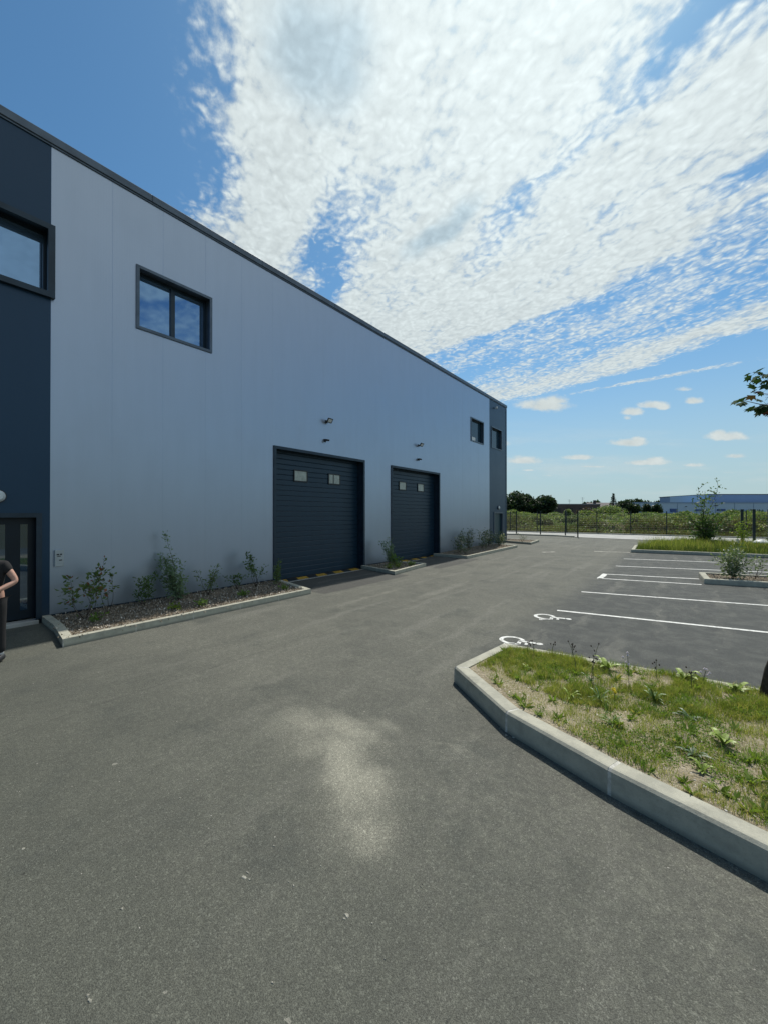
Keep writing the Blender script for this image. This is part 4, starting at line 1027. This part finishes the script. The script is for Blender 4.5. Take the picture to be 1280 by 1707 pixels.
# ------------------------------------------------------------------ fences
def wire_mesh(L, H):
    b = MB(); n = int(L/.1)
    for i in range(n+1):
        y = L*i/n; b.tube([(y, 0, .05), (y, 0, H)], .0028, 3)
    for z in np.arange(.06, H, .2): b.tube([(0, 0, z), (L, 0, z)], .003, 3)
    me = bpy.data.meshes.new('mesh_panel'); me.from_pydata(b.v, [], b.f); me.materials.append(M['fence']); me.update(); return me
def post_mesh(w, H):
    b = MB(); b.box(-w/2, w/2, -w/2, w/2, -.1, H); b.box(-w*.6, w*.6, -w*.6, w*.6, H, H+.02)
    me = bpy.data.meshes.new('fence_post'); me.from_pydata(b.v, [], b.f); me.materials.append(M['fence']); me.update(); return me
def fence(pts, H, w, label, panels=True):
    t = empty('wire_fence', (pts[0][0], pts[0][1], gz(pts[0][1])), label, 'fence'); pm = post_mesh(w, H)
    for x, y in pts: inst(pm, 'fence_post', t, (x, y, gz(y)))
    for (x, y), (x2, y2) in zip(pts[:-1], pts[1:]):
        L = math.hypot(x2-x, y2-y); inst(wire_mesh(L, H-.15), 'mesh_panel', t, (x, y, gz(y)), (0, 0, math.atan2(y2-y, x2-x)))
    return t
fence([(-20, 41), (-17.5, 41), (-14.83, 41), (-12.1, 41), (-9.35, 41), (-6.73, 41), (-4.08, 41.2), (-1.49, 41.4), (.96, 41.4), (3.54, 41.4), (6, 41.4), (8.5, 41.4)], 2.05, .07, 'long dark wire fence along the field edge beyond the pavement')
fence([(-20, 36.4), (-17.6, 36.4), (-15.1, 36.4), (-12.6, 36.4), (-10.46, 36.4), (-8.37, 36.3), (-6.9, 33.9)], 2.08, .08, 'nearer dark wire fence on the pavement edge left of the road gap')
fence([(4.05, 34.9), (6.5, 35.1), (9, 35.3)], 2.1, .12, 'dark fence with thick posts right of the gate posts')
for i, (x, y) in enumerate(((2.75, 34.5), (3.36, 34.9))):
    t = empty('gate_post', (x, y, .25), ['left one of the pair of thick dark gate posts behind the verge', 'right one of the pair of thick dark gate posts behind the verge'][i], 'gate post', 'gate posts behind the verge')
    MB().box(x-.07, x+.07, y-.07, y+.07, .2, 2.36).build('post', M['fence'], t); MB().box(x-.08, x+.08, y-.08, y+.08, 2.36, 2.39).build('post_cap', M['fence'], t)
kr = empty('pavement_kerb', (-10, 35, 0), 'kerb', None); kr['kind'] = 'structure'
kerb_run(kr, [(-30, 34.3), (-8.6, 34.6), (-7.2, 33.7)], .15, -.05, .10, 1.9, 1)
kr2 = empty('field_kerb', (-5, 40.2, 0), 'kerb', None); kr2['kind'] = 'structure'
kerb_run(kr2, [(-30, 40.1), (-6, 40.1), (12, 40.4)], .15, -.05, .12, 2.5, 1)

# ------------------------------------------------------------------ field of brambles
_mr = random.Random(3)
MOUNDS = [(_mr.uniform(-26, 9), 44+30*_mr.random()**1.4, _mr.uniform(.9, 2.6), _mr.uniform(.4, 1.25)) for _ in range(95)]
def fz(P):
    y = P[:, 1]; d_ = np.clip((y-43)/16, 0, 1)
    n_ = vnoise(P, .13, 7)*.55+vnoise(P, .30, 8)*.65+vnoise(P, .7, 9)*.40
    far = np.clip((y-85)/25, 0, 1)
    md = np.zeros(len(P))
    for mx_, my_, mr, mh in MOUNDS:
        q = ((P[:, 0]-mx_)**2/mr**2+(y-my_)**2/(mr*.8)**2); md = np.maximum(md, mh*np.sqrt(np.clip(1-q, 0, 1)))
    return .25+(d_**.7)*(.05+1.35*np.clip(n_-.25, 0, 2))*(1-far*.6)*.75+md*(1-far)+.10*np.clip(y-41.5, 0, 1)
NXf, NYf = 200, 150; gx_ = np.linspace(-48, 45, NXf); gy_ = np.concatenate([np.linspace(41.6, 80, 110), np.linspace(81, 150, 40)])
Gx, Gy = np.meshgrid(gx_, gy_); P = np.column_stack([Gx.ravel(), Gy.ravel()]); Z = fz(P)
F = [(j*NXf+i, j*NXf+i+1, (j+1)*NXf+i+1, (j+1)*NXf+i) for j in range(NYf-1) for i in range(NXf-1)]
npmesh('field', np.column_stack([P, Z]), F, M['field'], kind='structure', smooth=True)
fpoly = [(-19, 41.8), (7, 41.8), (16, 92), (-34, 78)]
P = scatter(fpoly, 300000); dens = .5*vnoise(P, .16, 7)+.5*vnoise(P, .42, 8); near = np.clip((P[:, 1]-43)/5, 0, 1)
P = P[rng.uniform(0, 1, len(P)) < (.35+near)*(.55+dens)]
z = fz(P); C = np.column_stack([P, z+rng.uniform(-.03, .28, len(P))*(.3+near[:0].sum()+vnoise(P, 1.3, 33))])
V, F = leaf_arrays(C, rng.uniform(.10, .24, len(P))*(1+np.clip((P[:, 1]-55)/60, 0, 1)), .6, up=.3)
tag(npmesh('bramble_cover', V, F, L_scrub, rv=rng.uniform(0, 1, len(P))), 'rambling green brambles and scrub covering the field beyond the fence', 'scrub', kind='stuff')
P = scatter([(-19, 41.7), (7, 41.7), (8, 47), (-20, 47)], 30000); P = P[vnoise(P, .35, 19)+.25*vnoise(P, 1.5, 20) > .42]; k = len(P)
B = np.column_stack([P, fz(P)-.02]); V, F = blade_arrays(B, rng.uniform(.15, .5, k), .012, .6); r_ = rng.uniform(0, 1, k)
tag(npmesh('field_grass', V, F, L_scrubdry, rv=np.concatenate([r_, r_])), 'tall yellowing grass along the field side of the wire fence', 'grass', kind='stuff')

def crown(center, rad, n, leaf, mt, parent, seed=0, lobes=9, name='crown', low=False):
    """leaf clumps round several off-centre lobes with gaps between them"""
    g = np.random.default_rng(seed); c = np.array(center); rad = np.array(rad); pts = []
    for k in range(lobes):
        d_ = g.normal(size=3); d_ /= np.linalg.norm(d_); d_[2] = abs(d_[2])*.9-.25 if k % 2 or not low else -abs(d_[2])*.8-.1
        lc = c+d_*rad*g.uniform(.35, .78); lr = rad*g.uniform(.32, .55); m_ = n//lobes
        q = g.normal(size=(m_, 3)); q /= np.linalg.norm(q, axis=1)[:, None]; q *= g.uniform(.55, 1.08, (m_, 1))**.5
        pts.append(lc+q*lr)
    q = g.normal(size=(n//3, 3)); q /= np.linalg.norm(q, axis=1)[:, None]; pts.append(c+q*rad*g.uniform(.2, .75, (len(q), 1)))
    C = np.concatenate(pts); C = C[C[:, 2] > parent['org'][2]+.1]
    V, F = leaf_arrays(C, g.uniform(leaf*.6, leaf*1.4, len(C)), .75, up=0)
    return npmesh(name, V, F, mt, parent, rv=g.uniform(0, 1, len(C)))
def far_tree(x, y, H, w, label, mt=L_far, n=6000, leaf=.42, seed=0, name='tree', cat='tree', trunk=.3, bare=.1, group=None):
    P_ = np.array([[x, y]]); gz_ = float(fz(P_)[0])-.2 if y < 150 else .2
    t = empty(name, (x, y, gz_), label, cat, group)
    zc = gz_+H*(bare+(1-bare)/2)
    MB().tube([(x, y, gz_-.2), (x+.1, y, gz_+H*.35), (x, y+.1, gz_+H*.7)], [trunk*.5, trunk*.35, trunk*.12], 7).build('trunk', M['bark'], t)
    b = MB()
    for k in range(5):
        a = k*1.3+seed; b.tube([(x, y, gz_+H*(.25+.07*k)), (x+math.cos(a)*w*.3, y+math.sin(a)*w*.3, gz_+H*(.5+.07*k))], [trunk*.2, trunk*.06], 5)
    b.build('limbs', M['bark'], t)
    crown((x, y, zc), (w/2, w/2, H*(1-bare)/2), n, leaf, mt, t, seed, 12 if bare == 0 else 9, low=bare == 0)
    return t
far_tree(-30.6, 78.5, 5.8, 6.6, 'dark tree half hidden by the corner of the warehouse', seed=1, bare=0)
far_tree(-28.2, 81.0, 6.8, 6.0, 'tallest dark tree in the clump left of the brown building', seed=2, bare=0)
far_tree(-26.4, 82.6, 5.9, 5.4, 'dark tree in the middle of the left clump', seed=3, bare=0)
far_tree(-23.6, 83.6, 5.6, 5.0, 'smallest dark tree at the right end of the left clump', seed=4, bare=0)
far_tree(-34, 80, 5.8, 6.5, 'dark tree behind the warehouse corner at the left end of the clump', seed=5, bare=0)
far_tree(-11.4, 106.9, 5.6, 5.6, 'round dark tree right of the little conifer', seed=6, bare=0)
far_tree(-18.0, 195, 8.9, 9.0, 'far round tree rising behind the left end of the pale warehouse', seed=7, n=3000, leaf=.8)
far_tree(-14.4, 200, 7.6, 8.5, 'far low tree row behind the pale warehouse, left part', seed=8, n=2500, leaf=.8)
far_tree(-8.6, 201, 7.7, 9.0, 'far tree row end behind the pale warehouse roof corner', seed=9, n=2500, leaf=.8)
far_tree(-22.2, 135, 6.2, 5.0, 'far dark tree above the roof of the brown building', seed=10, n=2500, leaf=.6)
far_tree(-24.6, 134, 5.4, 3.6, 'small far tree left of the grey chimney', seed=16, n=1600, leaf=.6)
far_tree(-6.2, 88, 3.2, 1.7, 'slim dark tree leaning left in front of the pale warehouse', seed=11, n=900, leaf=.3, bare=.02)
far_tree(-4.7, 88.6, 3.5, 1.8, 'slim dark tree leaning right in front of the pale warehouse', seed=12, n=1000, leaf=.3, bare=.02)
t = far_tree(-21.5, 95, 2.8, 2.2, 'small green bush before the brown building', seed=13, n=900, leaf=.3, bare=.0, name='bush', cat='bush', mt=L_scrub)
far_tree(-12.6, 67.5, 2.4, 3.4, 'brownish purple bush rising from the brambles', mt=L_purple, seed=14, n=2400, leaf=.16, bare=0, name='bush', cat='bush')
far_tree(-9.8, 69.5, 2.6, 5.4, 'big green mound of bramble in the middle of the field', mt=L_scrub, seed=15, n=3600, leaf=.18, bare=0, name='bush', cat='bush')
far_tree(8.3, 80, 2.4, 5.0, 'dark bush before the warehouse at the right edge', seed=17, n=2400, leaf=.25, bare=0, name='bush', cat='bush')
far_tree(4.4, 78, 1.6, 5.0, 'low green bush left of the gate posts against the warehouse', mt=L_scrub, seed=18, n=2400, leaf=.22, bare=0, name='bush', cat='bush')
far_tree(.3, 76, 1.4, 3.4, 'low bush under the blue shutters of the warehouse', mt=L_scrub, seed=19, n=1800, leaf=.2, bare=0, name='bush', cat='bush')
# conifer
t = empty('conifer', (-14.3, 108.8, .6), 'small pointed conifer left of the round dark tree', 'conifer')
MB().tube([(-14.3, 108.8, .3), (-14.3, 108.8, 7.1)], [.18, .02], 6).build('trunk', M['bark'], t)
C = []; g = np.random.default_rng(4)
for k in range(15):
    z = 1.0+k*.41; rr = (7.3-z)*.36
    for j in range(9):
        a = g.uniform(0, 6.28); m_ = int(6+rr*9)
        s = g.uniform(0, 1, m_); C.append(np.column_stack([-14.3+np.cos(a)*rr*s, 108.8+np.sin(a)*rr*s, z-.28*rr*s*s+g.normal(0, .07, m_)]))
C = np.concatenate(C); V, F = leaf_arrays(C, .3, .4, up=-.1); npmesh('crown', V, F, L_con, t, rv=g.uniform(0, 1, len(C)))

# ------------------------------------------------------------------ far buildings
M['brown'] = mat('brown_cladding', (.075, .058, .056), .8, var=.2, vs=.5)
M['bluegrey'] = panel_mat('pale_blue_cladding', (.34, .46, .60), .5, .1)
M['bluedark'] = panel_mat('blue_cladding', (.18, .27, .42), .5, .1)
M['blueawn'] = mat('blue_shutter', (.02, .07, .22), .5)
M['greyroof'] = mat('grey_roof', (.24, .26, .29), .6, var=.2, vs=.6)
M['tile'] = mat('roof_tile', (.15, .13, .13), .8, var=.3, vs=2)
def facade(A, B_, z0, z1, depth, name, mt, parent):
    """box with its front along A-B"""
    A, B_ = Vector((*A, 0)), Vector((*B_, 0)); d_ = (B_-A).normalized(); n = Vector((-d_.y, d_.x, 0))*depth
    q = [A, B_, B_+n, A+n]; return MB().loft([(p.x, p.y, z0) for p in q], [(p.x, p.y, z1) for p in q]).build(name, mt, parent)
def on_front(A, B_, s0, s1, z0, z1, th, name, mt, parent):
    A, B_ = Vector((*A, 0)), Vector((*B_, 0)); L = (B_-A).length; d_ = (B_-A)/L; n = Vector((d_.y, -d_.x, 0))
    p, q = A+d_*s0+n*.01, A+d_*s1+n*.01; r_ = [p+n*th, q+n*th, q, p]
    return MB().loft([(v_.x, v_.y, z0) for v_ in r_], [(v_.x, v_.y, z1) for v_ in r_]).build(name, mt, parent)
A, B_ = (-28.6, 110.5), (-18.6, 118.2)
t = empty('brown_building', (-24, 114, 0), 'low brown flat-roofed building behind the field with thin aerials', 'building')
facade(A, B_, 0, 4.55, 12, 'wall', M['brown'], t); facade((-28.7, 110.4), (-18.5, 118.25), 4.56, 4.75, 12.3, 'roof_edge', M['greyroof'], t)
for s0 in (.8, 4.0, 7.2, 9.8): on_front(A, B_, s0, s0+1.3, 2.3, 3.6, .06, 'window', M['black'], t)
on_front(A, B_, .25, .45, 1, 4.5, .08, 'drainpipe', M['trim'], t)
for x, y, h in ((-25.6, 115.5, 6.0), (-22.8, 117.9, 6.6)):
    b = MB(); b.tube([(x, y, 4.5), (x, y, h)], .03, 5); b.tube([(x-.5, y, h-.15), (x+.5, y, h-.25)], .02, 4); b.tube([(x-.35, y, h-.5), (x+.35, y, h-.55)], .02, 4); b.build('aerial', M['trim'], t)
t = empty('grey_house', (-19.5, 128, 0), 'small house with grey roof and chimney right of the brown building', 'house')
A, B_ = (-21.8, 127), (-15.8, 131.3)
facade(A, B_, 0, 3.6, 7, 'wall', M['greyroof'], t)
Av, Bv = Vector((-22.0, 126.8, 0)), Vector((-15.6, 131.5, 0)); d_ = (Bv-Av).normalized(); n_ = Vector((-d_.y, d_.x, 0))
def tri(p): return [tuple(p+Vector((0, 0, 3.61))), tuple(p+n_*7.4+Vector((0, 0, 3.61))), tuple(p+n_*3.7+Vector((0, 0, 5.4)))]
rf = MB().loft(tri(Av), tri(Bv)).build('roof', M['tile'], t)
c = Av+d_*2.2+n_*3; MB().box(c.x-.35, c.x+.35, c.y-.3, c.y+.3, 4.6, 6.1).build('chimney', M['brown'], rf)
on_front(A, B_, 1, 2.2, 2.2, 3.2, .05, 'window', M['glass'], t); on_front(A, B_, 3.8, 5, 2.2, 3.2, .05, 'window', M['glass'], t)
t = empty('blue_warehouse', (10, 165, 0), 'wide pale blue warehouse with a taller blue block behind the field', 'warehouse')
A, B_ = (-14.3, 146.7), (40, 188.4)
facade(A, B_, 0, 5.45, 20, 'front_block', M['bluegrey'], t); facade((-14.4, 146.5), (40.1, 188.3), 5.46, 5.75, 20.4, 'roof_edge', M['bluedark'], t)
facade((-5.6, 185.6), (5.4, 174.4), 5.8, 8.6, 24, 'upper_block', M['bluegrey'], t)
facade((5.45, 174.3), (46, 205.5), 5.8, 8.62, 24, 'upper_block', M['bluedark'], t)
facade((5.3, 174.1), (46.1, 205.3), 8.63, 8.85, 24.4, 'roof_edge', M['trim'], t)
for s0, s1, z0, z1, m_, nm in ((1.5, 3.8, 1.2, 3.0, 'bluedark', 'loading_door'), (4.8, 7.1, 1.2, 3.0, 'bluedark', 'loading_door'), (12.2, 14.4, 2.7, 3.7, 'blueawn', 'window'), (20.2, 22.4, 3.0, 3.5, 'blueawn', 'window'), (10.5, 16.5, 2.25, 2.45, 'bluedark', 'canopy'),
                              (27, 29.5, 3.0, 3.6, 'blueawn', 'window'), (34, 37, 1.2, 3.4, 'bluedark', 'loading_door'), (17.0, 17.4, 4.3, 4.5, 'trim', 'wall_lamp'), (26.2, 27.2, 4.6, 4.8, 'trim', 'wall_lamp'), (23.1, 23.4, 4.3, 4.5, 'trim', 'wall_lamp')):
    on_front(A, B_, s0, s1, z0, z1, .25 if nm != 'canopy' else .9, nm, M[m_], t)
for s0 in np.arange(2.5, 60, 6.0): on_front(A, B_, s0, s0+.10, .5, 5.4, .05, 'panel_seam', M['bluedark'], t)

# ------------------------------------------------------------------ person at the left edge
def skinned(name, joints, edges, mt, parent, root=0, sub=2):
    me = bpy.data.meshes.new(name); o = worg(parent)
    me.from_pydata([tuple(Vector(j[0])-o) for j in joints], edges, []); me.materials.append(mt)
    ob = bpy.data.objects.new(name, me); COL.objects.link(ob); ob.parent = parent
    ob.modifiers.new('s', 'SKIN'); lay = me.skin_vertices[0]
    for i, j in enumerate(joints):
        lay.data[i].radius = (j[1], j[2] if len(j) > 2 else j[1]); lay.data[i].use_root = (i == root)
    sb_ = ob.modifiers.new('u', 'SUBSURF'); sb_.levels = sb_.render_levels = sub
    for p_ in me.polygons: p_.use_smooth = True
    ob.modifiers['s'].use_smooth_shade = True
    return ob
PB = Vector((-7.83, 1.06, 0)); fr = R(-62)     # facing roughly towards the photographer
fwd = Vector((math.cos(R(-40)), math.sin(R(-40)), 0)); rt = Vector((-fwd.y, fwd.x, 0))   # rt: image right
def Q(r_, f_, z): return tuple(PB+rt*r_+fwd*f_+Vector((0, 0, z)))
man = empty('person', PB, 'person in black short-sleeved top and black trousers standing at the left edge', 'person')
J = [(Q(0, 0, .95), .13, .10), (Q(0, 0, 1.12), .13, .10), (Q(0, 0, 1.32), .145, .105), (Q(0, 0, 1.44), .07, .06), (Q(0, .01, 1.50), .055), (Q(0, .03, 1.58), .075, .085), (Q(0, .03, 1.68), .078, .09), (Q(0, .02, 1.745), .05, .06),
     (Q(.17, 0, 1.37), .055), (Q(.30, -.02, 1.13), .042), (Q(.17, .20, 1.02), .03), (Q(.13, .235, .99), .028, .02),
     (Q(-.17, 0, 1.37), .055), (Q(-.29, -.02, 1.12), .042), (Q(-.12, .20, 1.03), .03), (Q(-.08, .235, 1.0), .028, .02),
     (Q(.09, 0, .86), .085), (Q(.10, .01, .48), .055), (Q(.11, -.01, .10), .036), (Q(.11, .10, .05), .02, .015),
     (Q(-.09, 0, .86), .085), (Q(-.11, .01, .48), .055), (Q(-.12, -.01, .10), .036), (Q(-.12, .10, .05), .02, .015)]
E_ = [(0, 1), (1, 2), (2, 3), (3, 4), (4, 5), (5, 6), (6, 7), (2, 8), (8, 9), (9, 10), (10, 11), (2, 12), (12, 13), (13, 14), (14, 15), (0, 16), (16, 17), (17, 18), (18, 19), (0, 20), (20, 21), (21, 22), (22, 23)]
for sgn, w_ in ((1, 11), (-1, 15)):
    hx = .13 if sgn == 1 else -.08; hz = .99 if sgn == 1 else 1.0
    for k in range(4):
        oz = .02-.014*k; l = (.07, .08, .075, .06)[k]; i0 = len(J)
        J += [(Q(hx-sgn*.03, .25, hz+oz), .009), (Q(hx-sgn*(.03+l*.5), .262, hz+oz-.008), .0085), (Q(hx-sgn*(.03+l), .25, hz+oz-.02), .007)]; E_ += [(w_, i0), (i0, i0+1), (i0+1, i0+2)]
    i0 = len(J); J += [(Q(hx-sgn*.01, .25, hz+.035), .010), (Q(hx-sgn*.04, .26, hz+.055), .008)]; E_ += [(w_, i0), (i0, i0+1)]
skinned('body', J, E_, M['skin'], man)
skinned('tshirt', [(Q(0, 0, .85), .20, .16), (Q(0, 0, 1.10), .165, .13), (Q(0, 0, 1.30), .17, .125), (Q(0, 0, 1.42), .09, .08), (Q(.17, 0, 1.37), .078), (Q(.235, -.01, 1.24), .07), (Q(-.17, 0, 1.37), .078), (Q(-.235, -.01, 1.24), .07)],
        [(0, 1), (1, 2), (2, 3), (2, 4), (4, 5), (2, 6), (6, 7)], M['tshirt'], man, 0)
skinned('trousers', [(Q(0, 0, .97), .15, .12), (Q(.09, 0, .82), .105, .11), (Q(.105, .01, .48), .082), (Q(.11, 0, .11), .075), (Q(-.09, 0, .82), .105, .11), (Q(-.115, .01, .48), .082), (Q(-.12, 0, .11), .075)], [(0, 1), (1, 2), (2, 3), (0, 4), (4, 5), (5, 6)], M['trousers'], man, 0)
for s_ in (1, -1):
    skinned('shoe', [(Q(.11*s_, -.06, .06), .055), (Q(.11*s_, .03, .06), .06, .055), (Q(.115*s_, .16, .045), .052, .038)], [(0, 1), (1, 2)], M['shoe'], man, 1)
    MB().tube([Q(.11*s_, -.01, .09), Q(.11*s_, -.01, .16)], .042, 10).build('sock', M['sock'], man, smooth=True)
skinned('hair', [(Q(0, -.035, 1.60), .07, .06), (Q(0, -.03, 1.70), .088, .08), (Q(0, .02, 1.765), .07, .05)], [(0, 1), (1, 2)], M['hair'], man, 1)
for s_ in (1, -1):
    MB().tube([Q(.03*s_, .108, 1.665), Q(.03*s_, .118, 1.665)], [.012, .006], 8).build('eye', M['white'], man)
MB().tube([Q(0, .11, 1.665), Q(0, .14, 1.625), Q(0, .11, 1.62)], [.006, .012, .008], 6).build('nose', M['skin'], man, smooth=True)
MB().tube([Q(-.022, .112, 1.585), Q(0, .12, 1.583), Q(.022, .112, 1.585)], .005, 6).build('mouth', M['petal'], man)
MB().tube([Q(.145, .222, 1.0), Q(.155, .214, 1.004)], [.034, .034], 12).build('wristwatch', M['steel'], man)
